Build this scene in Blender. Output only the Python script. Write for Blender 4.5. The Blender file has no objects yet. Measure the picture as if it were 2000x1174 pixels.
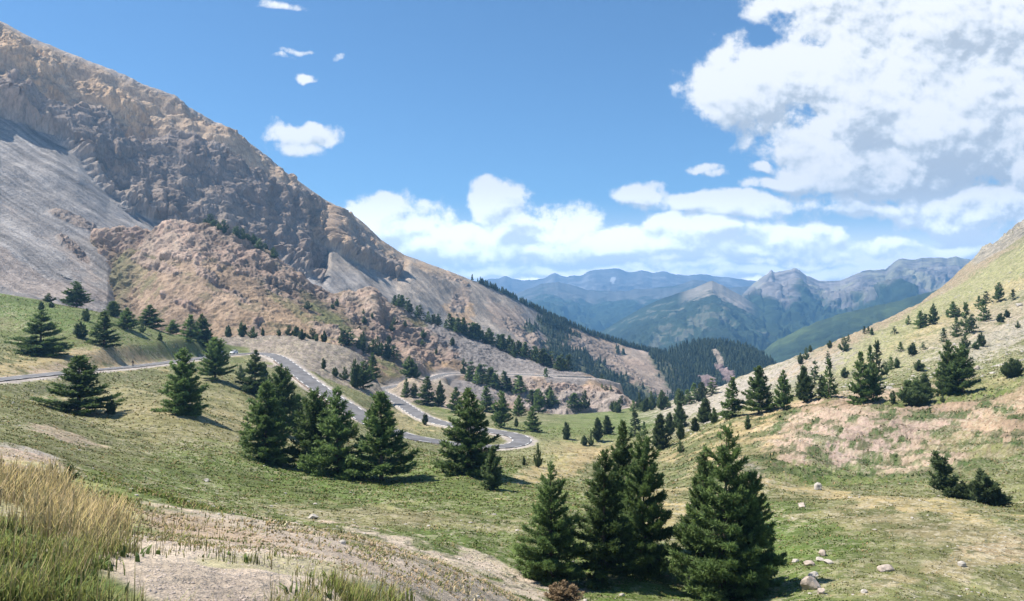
import bpy, math, random
import numpy as np
from mathutils import Vector

# ---------------------------------------------------------------- camera, sky, sun, exposure
S = bpy.context.scene
C = S.collection
F = 1540.0                       # focal length in photo pixels (photo 2000 x 1174, centre 1000, 587)
cam_d = bpy.data.cameras.new("camera")
cam_d.sensor_width = 36.0
cam_d.lens = 36.0 * F / 2000.0
cam_d.clip_start = 0.1
cam_d.clip_end = 80000.0
cam = bpy.data.objects.new("camera", cam_d)
cam.rotation_euler = (math.radians(90), 0, 0)
C.objects.link(cam)
S.camera = cam

SUN_EL = math.radians(57)
SUN_AZ = math.radians(-80)       # from +Y (view direction) towards +X; negative = left
SUN_DIR = Vector((math.sin(SUN_AZ) * math.cos(SUN_EL), math.cos(SUN_AZ) * math.cos(SUN_EL), math.sin(SUN_EL)))
sun_d = bpy.data.lights.new("sun", 'SUN')
sun_d.energy = 5.0
sun_d.angle = math.radians(0.5)
sun_d.color = (1.0, 0.94, 0.85)
sun = bpy.data.objects.new("sun", sun_d)
sun.rotation_euler = SUN_DIR.to_track_quat('Z', 'Y').to_euler()
C.objects.link(sun)

S.view_settings.view_transform = 'Standard'
S.view_settings.look = 'None'
S.view_settings.exposure = 0.80
S.view_settings.gamma = 1.0
S.render.engine = 'CYCLES'
S.cycles.max_bounces = 5
S.cycles.diffuse_bounces = 2
S.cycles.glossy_bounces = 1
S.cycles.transmission_bounces = 2
S.cycles.volume_bounces = 0
S.cycles.transparent_max_bounces = 4
S.cycles.use_denoising = True
S.cycles.denoiser = 'OPENIMAGEDENOISE'
S.cycles.sample_clamp_indirect = 4.0

def build_world():
    w = bpy.data.worlds.new("World")
    S.world = w
    w.use_nodes = True
    w.cycles.sampling_method = 'MANUAL'
    w.cycles.sample_map_resolution = 256
    nt = w.node_tree
    nt.nodes.clear()
    N = nt.nodes.new
    L = nt.links.new
    out = N('ShaderNodeOutputWorld')
    bg = N('ShaderNodeBackground')
    bg.inputs['Strength'].default_value = 0.08
    L(bg.outputs[0], out.inputs[0])
    sky = N('ShaderNodeTexSky')
    sky.sky_type = 'NISHITA'
    sky.sun_disc = False
    sky.sun_elevation = SUN_EL
    sky.sun_rotation = SUN_AZ
    sky.altitude = 2300
    sky.air_density = 1.0
    sky.dust_density = 0.35
    sky.ozone_density = 1.3

    # ---- cloud density as a function of the direction's gnomonic coordinates (x/y, z/y)
    g = bpy.data.node_groups.new("cloud_density", 'ShaderNodeTree')
    g.interface.new_socket("P", in_out='INPUT', socket_type='NodeSocketVector')
    g.interface.new_socket("D", in_out='OUTPUT', socket_type='NodeSocketFloat')
    g.interface.new_socket("Core", in_out='OUTPUT', socket_type='NodeSocketFloat')
    gi = g.nodes.new('NodeGroupInput')
    go = g.nodes.new('NodeGroupOutput')
    GN, GL = g.nodes.new, g.links.new

    def gm(op, a, b=None, c=None):
        n = GN('ShaderNodeMath'); n.operation = op
        for i, v in enumerate((a, b, c)):
            if v is None: continue
            if isinstance(v, (int, float)): n.inputs[i].default_value = v
            else: GL(v, n.inputs[i])
        return n.outputs[0]

    # (u, v, ru, rv, strength)
    blobs = [
        (1790, 190, 350, 135, 1.35), (1930, 60, 340, 145, 1.35), (1560, 208, 200, 62, .95), (1640, 15, 130, 70, .85),
        (1400, 200, 85, 40, .55), (1820, 310, 250, 74, 1.1), (1890, 412, 125, 54, 1.3), (2060, 430, 120, 36, .9),
        (968, 402, 62, 46, .95), (1060, 440, 115, 46, .95), (900, 482, 120, 42, .9), (1090, 486, 120, 36, .9), (775, 440, 120, 48, .75), (715, 402, 50, 14, .4),
        (1265, 398, 54, 30, .75), (1460, 402, 170, 20, .42), (1330, 462, 95, 36, .9), (1220, 480, 90, 32, .85), (1430, 486, 50, 26, .6),
        (1545, 466, 95, 40, .9), (1490, 490, 60, 24, .6), (1720, 485, 110, 18, .5), (1850, 492, 100, 18, .5), (1640, 500, 80, 18, .5),
        (1050, 517, 190, 12, .5), (1330, 512, 180, 12, .5), (1300, 530, 560, 16, .75), (1700, 372, 70, 14, .45), (1690, 418, 150, 12, .32),
        (600, 264, 74, 19, .62), (560, 290, 50, 16, .30), (528, 112, 24, 6, .22), (562, 99, 20, 5, .20), (608, 152, 20, 5, .24), (675, 115, 14, 4, .20),
        (545, 2, 34, 7, .22), (1378, 331, 26, 12, .46), (1402, 343, 22, 9, .36), (1500, 322, 36, 10, .5), (1560, 350, 60, 12, .32),
    ]
    acc = None
    wn = GN('ShaderNodeTexNoise'); wn.noise_dimensions = '2D'
    wn.inputs['Scale'].default_value = 11.0; wn.inputs['Detail'].default_value = 4.0
    GL(gi.outputs[0], wn.inputs['Vector'])
    sub = GN('ShaderNodeVectorMath'); sub.operation = 'SUBTRACT'
    GL(wn.outputs['Color'], sub.inputs[0]); sub.inputs[1].default_value = (0.5, 0.5, 0.5)
    mad = GN('ShaderNodeVectorMath'); mad.operation = 'MULTIPLY_ADD'
    GL(sub.outputs[0], mad.inputs[0]); mad.inputs[1].default_value = (0.075, 0.045, 0.0)
    GL(gi.outputs[0], mad.inputs[2])
    P = mad.outputs[0]
    for (u, v, ru, rv, s) in blobs:
        a = GN('ShaderNodeVectorMath'); a.operation = 'MULTIPLY_ADD'
        cu, cv = (u - 1000) / F, (587 - v) / F
        iu, iv = F / ru, F / rv
        GL(P, a.inputs[0]); a.inputs[1].default_value = (iu, iv, 0); a.inputs[2].default_value = (-cu * iu, -cv * iv, 0)
        d = GN('ShaderNodeVectorMath'); d.operation = 'DOT_PRODUCT'
        GL(a.outputs[0], d.inputs[0]); GL(a.outputs[0], d.inputs[1])
        m = gm('MULTIPLY_ADD', d.outputs['Value'], -s * 0.62, s)
        acc = m if acc is None else gm('SMOOTH_MAX', acc, m, 0.12)
    acc = gm('MINIMUM', gm('MAXIMUM', acc, -0.8), 1.15)
    mp = GN('ShaderNodeMapping'); mp.inputs['Scale'].default_value = (1.0, 1.25, 1.0)
    GL(gi.outputs[0], mp.inputs[0])
    small = GN('ShaderNodeVectorMath'); small.operation = 'MULTIPLY_ADD'
    GL(sub.outputs[0], small.inputs[0]); small.inputs[1].default_value = (0.022, 0.022, 0.0); GL(mp.outputs[0], small.inputs[2])
    vo = GN('ShaderNodeTexVoronoi'); vo.feature = 'F1'; vo.voronoi_dimensions = '2D'
    vo.inputs['Scale'].default_value = 13.0; vo.inputs['Detail'].default_value = 3.6
    vo.inputs['Roughness'].default_value = 0.56; vo.inputs['Lacunarity'].default_value = 2.4
    vo.normalize = True
    GL(small.outputs[0], vo.inputs['Vector'])
    bil = gm('MULTIPLY_ADD', gm('POWER', vo.outputs['Distance'], 1.6), -2.3, 0.6)
    big = GN('ShaderNodeTexNoise'); big.noise_dimensions = '2D'
    big.inputs['Scale'].default_value = 9.0; big.inputs['Detail'].default_value = 3.0
    GL(mp.outputs[0], big.inputs['Vector'])
    lf = gm('MULTIPLY_ADD', big.outputs['Fac'], 2.4, -1.2)
    thick = gm('MINIMUM', gm('MAXIMUM', gm('MULTIPLY_ADD', acc, 1.0, 0.25), 0.0), 1.0)
    GL(gm('ADD', acc, gm('ADD', gm('MULTIPLY', bil, thick), lf)), go.inputs[0])
    GL(acc, go.inputs[1])

    tc = N('ShaderNodeTexCoord')
    sx = N('ShaderNodeSeparateXYZ'); L(tc.outputs['Generated'], sx.inputs[0])

    def m(op, a, b=None, c=None):
        n = N('ShaderNodeMath'); n.operation = op
        for i, v in enumerate((a, b, c)):
            if v is None: continue
            if isinstance(v, (int, float)): n.inputs[i].default_value = v
            else: L(v, n.inputs[i])
        return n.outputs[0]

    def ss(x, lo, hi, a=0.0, b=1.0):
        n = N('ShaderNodeMapRange'); n.interpolation_type = 'SMOOTHSTEP'
        L(x, n.inputs['Value']); n.inputs['From Min'].default_value = lo; n.inputs['From Max'].default_value = hi
        n.inputs['To Min'].default_value = a; n.inputs['To Max'].default_value = b
        return n.outputs['Result']
    y = m('MAXIMUM', m('ABSOLUTE', sx.outputs['Y']), 0.12)
    px = m('DIVIDE', sx.outputs['X'], y)
    pz = m('DIVIDE', sx.outputs['Z'], y)
    cb = N('ShaderNodeCombineXYZ'); L(px, cb.inputs[0]); L(pz, cb.inputs[1])
    def dens(off):
        n = N('ShaderNodeGroup'); n.node_tree = g
        if off is None: L(cb.outputs[0], n.inputs[0])
        else:
            o = N('ShaderNodeVectorMath'); o.operation = 'ADD'; L(cb.outputs[0], o.inputs[0]); o.inputs[1].default_value = off
            L(o.outputs[0], n.inputs[0])
        return n
    d1 = dens(None); d2 = dens((-0.005, 0.010, 0)); d3 = dens((-0.026, 0.046, 0))
    fb = N('ShaderNodeTexNoise'); fb.noise_dimensions = '2D'
    fb.inputs['Scale'].default_value = 26.0; fb.inputs['Detail'].default_value = 8.0; fb.inputs['Roughness'].default_value = 0.66
    L(cb.outputs[0], fb.inputs['Vector'])
    fx = m('MULTIPLY_ADD', fb.outputs['Fac'], 1.5, -0.75)
    alpha = ss(m('ADD', d1.outputs[0], fx), 0.02, 0.58)
    fine = m('SUBTRACT', d1.outputs[0], d2.outputs[0])
    wide = m('SUBTRACT', d1.outputs[0], m('MAXIMUM', d3.outputs[0], -0.1))
    lit = m('ADD', m('MULTIPLY', fine, 1.05), m('MULTIPLY', wide, 0.34))
    lit = m('ADD', m('MULTIPLY', fx, 0.16), lit)
    lit = m('SUBTRACT', lit, m('MULTIPLY', ss(d1.outputs[0], 0.4, 1.7), 0.15))
    lit = m('SUBTRACT', lit, ss(pz, 0.20, 0.06, 0.0, 0.26))
    litv = ss(lit, -0.62, 0.26)
    ramp = N('ShaderNodeValToRGB')
    e = ramp.color_ramp.elements
    e[0].position = 0.0; e[0].color = (0.50, 0.545, 0.60, 1)
    e[1].position = 1.0; e[1].color = (0.98, 0.98, 0.97, 1)
    k = ramp.color_ramp.elements.new(0.38); k.color = (0.70, 0.745, 0.79, 1)
    k = ramp.color_ramp.elements.new(0.70); k.color = (0.87, 0.89, 0.91, 1)
    L(litv, ramp.inputs[0])
    sc = N('ShaderNodeVectorMath'); sc.operation = 'SCALE'; L(ramp.outputs[0], sc.inputs[0])
    L(ss(pz, 0.0, 0.16, CLOUD_LOW, CLOUD_HIGH), sc.inputs['Scale'])
    tint = N('ShaderNodeVectorMath'); tint.operation = 'MULTIPLY'; L(sky.outputs[0], tint.inputs[0]); tint.inputs[1].default_value = (0.68, 0.93, 1.07)
    mix = N('ShaderNodeMix'); mix.data_type = 'RGBA'
    L(m('MULTIPLY', alpha, 0.97), mix.inputs['Factor']); L(sc.outputs[0], mix.inputs['B'])
    veil = N('ShaderNodeMix'); veil.data_type = 'RGBA'
    L(ss(pz, 0.135, 0.0, 0.0, 0.88), veil.inputs['Factor']); L(tint.outputs[0], veil.inputs['A']); vs_ = N('ShaderNodeVectorMath'); vs_.operation = 'SCALE'; vs_.inputs[0].default_value = (1.06, 1.0, .95); L(ss(pz, 0.12, 0.0, 11.0, 36.0), vs_.inputs['Scale']); L(vs_.outputs[0], veil.inputs['B'])
    L(veil.outputs['Result'], mix.inputs['A'])
    L(mix.outputs['Result'], bg.inputs['Color'])
CLOUD_LOW, CLOUD_HIGH = 24.0, 8.2
build_world()

# ---------------------------------------------------------------- helpers
rng = np.random.default_rng(7)
random.seed(7)
_perm = np.random.default_rng(3).permutation(256).astype(np.int32)
_perm = np.concatenate([_perm, _perm])
_g3 = np.array([[1,1,0],[-1,1,0],[1,-1,0],[-1,-1,0],[1,0,1],[-1,0,1],[1,0,-1],[-1,0,-1],[0,1,1],[0,-1,1],[0,1,-1],[0,-1,-1]], np.float32)
_g3 = np.vstack([_g3, _g3[:4]])

def perlin(x, y, z):
    x = np.asarray(x, np.float32); y = np.asarray(y, np.float32); z = np.asarray(z, np.float32)
    xf, yf, zf = np.floor(x), np.floor(y), np.floor(z)
    xi, yi, zi = xf.astype(np.int32) & 255, yf.astype(np.int32) & 255, zf.astype(np.int32) & 255
    x, y, z = x - xf, y - yf, z - zf
    u = x * x * x * (x * (x * 6 - 15) + 10); v = y * y * y * (y * (y * 6 - 15) + 10); w = z * z * z * (z * (z * 6 - 15) + 10)
    r = 0
    for dx in (0, 1):
        A = _perm[(xi + dx) & 255]
        wx = u if dx else 1 - u
        for dy in (0, 1):
            B = _perm[A + ((yi + dy) & 255)]
            wy = wx * (v if dy else 1 - v)
            for dz in (0, 1):
                h = _perm[B + ((zi + dz) & 255)] & 15
                gr = _g3[h]
                r = r + wy * (w if dz else 1 - w) * (gr[..., 0] * (x - dx) + gr[..., 1] * (y - dy) + gr[..., 2] * (z - dz))
    return r

def perlin2(x, y, seed=0):
    x = np.asarray(x, np.float32); y = np.asarray(y, np.float32)
    xf, yf = np.floor(x), np.floor(y)
    xi, yi = xf.astype(np.int32) + seed * 37, yf.astype(np.int32) + seed * 91
    x, y = x - xf, y - yf
    u = x * x * x * (x * (x * 6 - 15) + 10); v = y * y * y * (y * (y * 6 - 15) + 10)
    r = 0
    for dx in (0, 1):
        A = _perm[(xi + dx) & 255]
        wx = u if dx else 1 - u
        for dy in (0, 1):
            h = _perm[A + ((yi + dy) & 255)] & 15
            a = h * (2 * math.pi / 16)
            r = r + wx * (v if dy else 1 - v) * (np.cos(a) * (x - dx) + np.sin(a) * (y - dy))
    return r * 1.4

def fbm2(x, y, wl, octs=4, gain=0.5, seed=0):
    r, a, f = 0, 1.0, 1.0 / wl
    for o in range(octs):
        r = r + a * perlin2(x * f + 17.3 * o, y * f + 5.1 * o, seed + o)
        a *= gain; f *= 2.03
    return r

def fbm3(x, y, z, wl, octs=4, gain=0.5, ridged=False):
    r, a, f = 0, 1.0, 1.0 / wl
    for o in range(octs):
        n = perlin(x * f + 31.7 * o, y * f + 11.1 * o, z * f + 4.7 * o)
        if ridged: n = 0.5 - np.abs(n) * 1.8
        r = r + a * n
        a *= gain; f *= 2.07
    return r

def sstep(x, a, b):
    t = np.clip((x - a) / (b - a), 0, 1)
    return t * t * (3 - 2 * t)

def unproj(u, v, Y):
    return np.stack([(u - 1000) / F * Y, Y + 0 * u, (587 - v) / F * Y], -1)

def link_mesh(name, verts, faces, mat=None, parent=None, smooth=True, mats=None, mat_idx=None):
    """verts (n,3); faces (m,k) array of equal-size polygons, or a list of such arrays."""
    me = bpy.data.meshes.new(name)
    if isinstance(faces, np.ndarray): faces = [faces]
    faces = [f for f in faces if len(f)]
    nl = sum(f.size for f in faces); npoly = sum(len(f) for f in faces)
    me.vertices.add(len(verts)); me.vertices.foreach_set("co", np.ascontiguousarray(verts, np.float32).ravel())
    me.loops.add(nl); me.loops.foreach_set("vertex_index", np.concatenate([f.ravel() for f in faces]).astype(np.int32))
    me.polygons.add(npoly)
    tot = np.concatenate([np.full(len(f), f.shape[1], np.int32) for f in faces])
    st = np.concatenate([[0], np.cumsum(tot)[:-1]]).astype(np.int32)
    me.polygons.foreach_set("loop_start", st); me.polygons.foreach_set("loop_total", tot)
    me.polygons.foreach_set("use_smooth", np.full(npoly, smooth))
    for m_ in (mats or ([mat] if mat else [])): me.materials.append(m_)
    if mat_idx is not None: me.polygons.foreach_set("material_index", mat_idx.astype(np.int32))
    me.update(calc_edges=True)
    o = bpy.data.objects.new(name, me)
    C.objects.link(o)
    if parent is not None: o.parent = parent
    return o

def set_attr(o, name, col):
    a = o.data.attributes.new(name, 'FLOAT_COLOR', 'POINT')
    c = np.ones((len(col), 4), np.float32); c[:, :col.shape[1]] = col
    a.data.foreach_set("color", c.ravel())

def grid_faces(nr, nc):
    i = np.arange(nr * nc, dtype=np.int32).reshape(nr, nc)
    return np.stack([i[:-1, :-1], i[:-1, 1:], i[1:, 1:], i[1:, :-1]], -1).reshape(-1, 4)

def tag(o, label=None, cat=None, group=None, kind=None):
    if label: o['label'] = label
    if cat: o['category'] = cat
    if group: o['group'] = group
    if kind: o['kind'] = kind
    return o

# ---------------------------------------------------------------- materials
def new_mat(name):
    m = bpy.data.materials.new(name); m.use_nodes = True
    nt = m.node_tree; nt.nodes.clear()
    out = nt.nodes.new('ShaderNodeOutputMaterial')
    b = nt.nodes.new('ShaderNodeBsdfPrincipled')
    nt.links.new(b.outputs[0], out.inputs[0])
    b.inputs['Roughness'].default_value = 0.9
    b.inputs['Specular IOR Level'].default_value = 0.15
    return m, nt, b

def simple_mat(name, col, rough=0.8, spec=0.3, var=0.15, scale=8.0, metallic=0.0):
    m, nt, b = new_mat(name)
    b.inputs['Roughness'].default_value = rough; b.inputs['Specular IOR Level'].default_value = spec; b.inputs['Metallic'].default_value = metallic
    tc = nt.nodes.new('ShaderNodeTexCoord'); n = nt.nodes.new('ShaderNodeTexNoise')
    n.inputs['Scale'].default_value = scale; n.inputs['Detail'].default_value = 5
    nt.links.new(tc.outputs['Object'], n.inputs['Vector'])
    mr = nt.nodes.new('ShaderNodeMapRange'); mr.inputs['To Min'].default_value = 1 - var; mr.inputs['To Max'].default_value = 1 + var
    mr.inputs['From Min'].default_value = 0.3; mr.inputs['From Max'].default_value = 0.7
    nt.links.new(n.outputs['Fac'], mr.inputs['Value'])
    sc = nt.nodes.new('ShaderNodeVectorMath'); sc.operation = 'SCALE'; sc.inputs[0].default_value = col
    nt.links.new(mr.outputs[0], sc.inputs['Scale'])
    nt.links.new(sc.outputs[0], b.inputs['Base Color'])
    return m

def terrain_mat(name, layers, bump=0.5, bump_dist=1.0, stone=None, fleck=None):
    """albedo from the mesh's own 'Col' attribute, broken up by world-space noise layers (scale per metre, amount)."""
    m, nt, b = new_mat(name)
    N, L = nt.nodes.new, nt.links.new
    at = N('ShaderNodeAttribute'); at.attribute_name = 'Col'
    geo = N('ShaderNodeNewGeometry')
    col = at.outputs['Color']
    h = None
    for i, (sc_, amt, stretch) in enumerate(layers):
        mp = N('ShaderNodeMapping'); mp.inputs['Scale'].default_value = stretch
        mp.inputs['Location'].default_value = (3.1 * i, 7.7 * i, 1.3 * i)
        L(geo.outputs['Position'], mp.inputs[0])
        n = N('ShaderNodeTexNoise'); n.inputs['Scale'].default_value = sc_; n.inputs['Detail'].default_value = 6.0; n.inputs['Roughness'].default_value = 0.65
        L(mp.outputs[0], n.inputs['Vector'])
        mr = N('ShaderNodeMapRange'); mr.inputs['From Min'].default_value = 0.28; mr.inputs['From Max'].default_value = 0.72
        mr.inputs['To Min'].default_value = 1 - amt; mr.inputs['To Max'].default_value = 1 + amt
        L(n.outputs['Fac'], mr.inputs['Value'])
        s = N('ShaderNodeVectorMath'); s.operation = 'SCALE'
        L(col, s.inputs[0]); L(mr.outputs[0], s.inputs['Scale']); col = s.outputs[0]
        if h is None: h = n.outputs['Fac']
        else:
            ad = N('ShaderNodeMath'); ad.operation = 'MULTIPLY_ADD'; L(n.outputs['Fac'], ad.inputs[0]); ad.inputs[1].default_value = 0.6 ** i; L(h, ad.inputs[2]); h = ad.outputs[0]
    if stone:
        sc_, scol = stone
        a2 = N('ShaderNodeAttribute'); a2.attribute_name = 'Mix'
        sp = N('ShaderNodeSeparateColor'); L(a2.outputs['Color'], sp.inputs[0])
        vo = N('ShaderNodeTexVoronoi'); vo.inputs['Scale'].default_value = sc_; vo.inputs['Detail'].default_value = 2.0
        L(geo.outputs['Position'], vo.inputs['Vector'])
        vc = N('ShaderNodeSeparateColor'); L(vo.outputs['Color'], vc.inputs[0])
        # a cell is a stone when its random value is below the stoniness; its centre shows
        lt = N('ShaderNodeMath'); lt.operation = 'LESS_THAN'; L(vc.outputs[0], lt.inputs[0]); L(sp.outputs[0], lt.inputs[1])
        rd = N('ShaderNodeMapRange'); rd.inputs['From Min'].default_value = 0.42; rd.inputs['From Max'].default_value = 0.30
        L(vo.outputs['Distance'], rd.inputs['Value'])
        mu = N('ShaderNodeMath'); mu.operation = 'MULTIPLY'; L(lt.outputs[0], mu.inputs[0]); L(rd.outputs[0], mu.inputs[1])
        mx = N('ShaderNodeMix'); mx.data_type = 'RGBA'; L(mu.outputs[0], mx.inputs['Factor']); L(col, mx.inputs['A']); mx.inputs['B'].default_value = (*scol, 1)
        col = mx.outputs['Result']
        ad = N('ShaderNodeMath'); ad.operation = 'MULTIPLY_ADD'; L(mu.outputs[0], ad.inputs[0]); ad.inputs[1].default_value = 0.5; L(h, ad.inputs[2]); h = ad.outputs[0]
    if fleck:                                  # dry tufts and dark green patches, amount from the blue of 'Mix'
        for (sc_, lo_, hi_, tone, k_) in fleck:
            n = N('ShaderNodeTexNoise'); n.inputs['Scale'].default_value = sc_; n.inputs['Detail'].default_value = 3.0; n.inputs['Roughness'].default_value = .6
            mp = N('ShaderNodeMapping'); mp.inputs['Scale'].default_value = (1, 1, .4); mp.inputs['Location'].default_value = (sc_ * 3, 5 * sc_, 0)
            L(geo.outputs['Position'], mp.inputs[0]); L(mp.outputs[0], n.inputs['Vector'])
            r_ = N('ShaderNodeMapRange'); r_.interpolation_type = 'SMOOTHSTEP'; L(n.outputs['Fac'], r_.inputs['Value']); r_.inputs['From Min'].default_value = lo_; r_.inputs['From Max'].default_value = hi_
            mu = N('ShaderNodeMath'); mu.operation = 'MULTIPLY'; L(r_.outputs[0], mu.inputs[0]); L(sp.outputs[2], mu.inputs[1])
            m2 = N('ShaderNodeMath'); m2.operation = 'MULTIPLY'; L(mu.outputs[0], m2.inputs[0]); m2.inputs[1].default_value = k_
            mx = N('ShaderNodeMix'); mx.data_type = 'RGBA'; L(m2.outputs[0], mx.inputs['Factor']); L(col, mx.inputs['A']); mx.inputs['B'].default_value = (*tone, 1)
            col = mx.outputs['Result']
            ad = N('ShaderNodeMath'); ad.operation = 'MULTIPLY_ADD'; L(m2.outputs[0], ad.inputs[0]); ad.inputs[1].default_value = .35; L(h, ad.inputs[2]); h = ad.outputs[0]
    L(col, b.inputs['Base Color'])
    bp = N('ShaderNodeBump'); bp.inputs['Strength'].default_value = bump; bp.inputs['Distance'].default_value = bump_dist
    L(h, bp.inputs['Height']); L(bp.outputs[0], b.inputs['Normal'])
    return m

# ---------------------------------------------------------------- surface patches (real patches of ground, given where they lie)
PAL = dict(
    green=(0.116, 0.148, 0.040), lush=(0.100, 0.144, 0.034), olive=(0.156, 0.162, 0.064), yellow=(0.255, 0.255, 0.105), straw=(0.40, 0.30, 0.15),
    pink=(0.42, 0.31, 0.235), gravel=(0.40, 0.35, 0.31), grey=(0.29, 0.265, 0.245), dgrey=(0.19, 0.175, 0.165), brown=(0.24, 0.175, 0.12),
    ochre=(0.45, 0.305, 0.175), rock=(0.285, 0.222, 0.175), darkrock=(0.125, 0.108, 0.098), pale=(0.50, 0.44, 0.39), redrock=(0.36, 0.235, 0.185),
    forest=(0.028, 0.045, 0.022), dkgreen=(0.045, 0.075, 0.022), soil=(0.33, 0.235, 0.155), scree=(0.235, 0.21, 0.195), beige=(0.37, 0.31, 0.25), bankp=(0.41, 0.335, 0.262), violet=(0.30, 0.225, 0.215),
)

def patch_w(U, V, p, nz, rough=0.55):
    u, v, ru, rv, ang = p[:5]
    a = math.radians(ang)
    du, dv = U - u, V - v
    x = (du * math.cos(a) + dv * math.sin(a)) / ru
    y = (-du * math.sin(a) + dv * math.cos(a)) / rv
    r = np.sqrt(x * x + y * y)
    return sstep(1.15 - r + nz * rough, 0.0, 0.35)

def apply_patches(col, U, V, patches, nz):
    for p in patches:
        w = patch_w(U, V, p, nz, p[7] if len(p) > 7 else 0.55)[..., None] * (p[6] if len(p) > 6 else 1.0)
        col = col * (1 - w) + np.array(PAL[p[5]], np.float32) * w
    return col

# ---------------------------------------------------------------- the pass road: centre line (photo u, v, distance) -> world
ROAD_PTS = [(-260,765,100),(0,741,130),(150,725,163),(247,717,197),(340,706,245),(420,696,292),(470,691,318),(510,690,322),(540,697,308),
 (563,712,288),(601,742,262),(640,770,243),(680,795,230),(730,828,219),(790,850,213),(860,863,211),(930,871,213),(990,871,219),(1018,863,229),
 (1012,853,238),(980,845,246),(920,835,258),(870,828,268),(825,814,288),(793,794,318),(765,776,350),(746,766,372),(742,760,388),(760,756,402),
 (800,749,420),(845,738,450),(868,731,478),(900,729,497),(1000,731,508),(1100,735,515),(1160,738,524),(1200,748,545)]
def catmull(P, step=1.0):
    P = np.asarray(P, float)
    P = np.vstack([2 * P[0] - P[1], P, 2 * P[-1] - P[-2]])
    out = []
    for i in range(1, len(P) - 2):
        p0, p1, p2, p3 = P[i-1:i+3]
        n = max(2, int(np.linalg.norm(p2 - p1) / step))
        t = np.linspace(0, 1, n, endpoint=False)[:, None]
        out.append(0.5 * ((2*p1) + (-p0+p2)*t + (2*p0-5*p1+4*p2-p3)*t*t + (-p0+3*p1-3*p2+p3)*t**3))
    out.append(P[-2][None])
    return np.vstack(out)
_rp = np.array(ROAD_PTS, float)
ROAD = catmull(unproj(_rp[:, 0], _rp[:, 1], _rp[:, 2]))
for _ in range(6):                                            # ease the gradient
    ROAD[1:-1, 2] = (ROAD[:-2, 2] + 2 * ROAD[1:-1, 2] + ROAD[2:, 2]) / 4
ROAD_W = 2.9

def near_road(P, chunk=20000):
    d = np.full(len(P), 1e9, np.float32); z = np.zeros(len(P), np.float32); k = np.zeros(len(P), np.int32)
    R = ROAD.astype(np.float32)
    for i in range(0, len(P), chunk):
        q = P[i:i+chunk].astype(np.float32)
        D = (q[:, None, 0] - R[None, :, 0])**2 + (q[:, None, 1] - R[None, :, 1])**2
        j = D.argmin(1)
        d[i:i+chunk] = np.sqrt(D[np.arange(len(q)), j]); z[i:i+chunk] = R[j, 2]; k[i:i+chunk] = j
    return d, z, k

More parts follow.
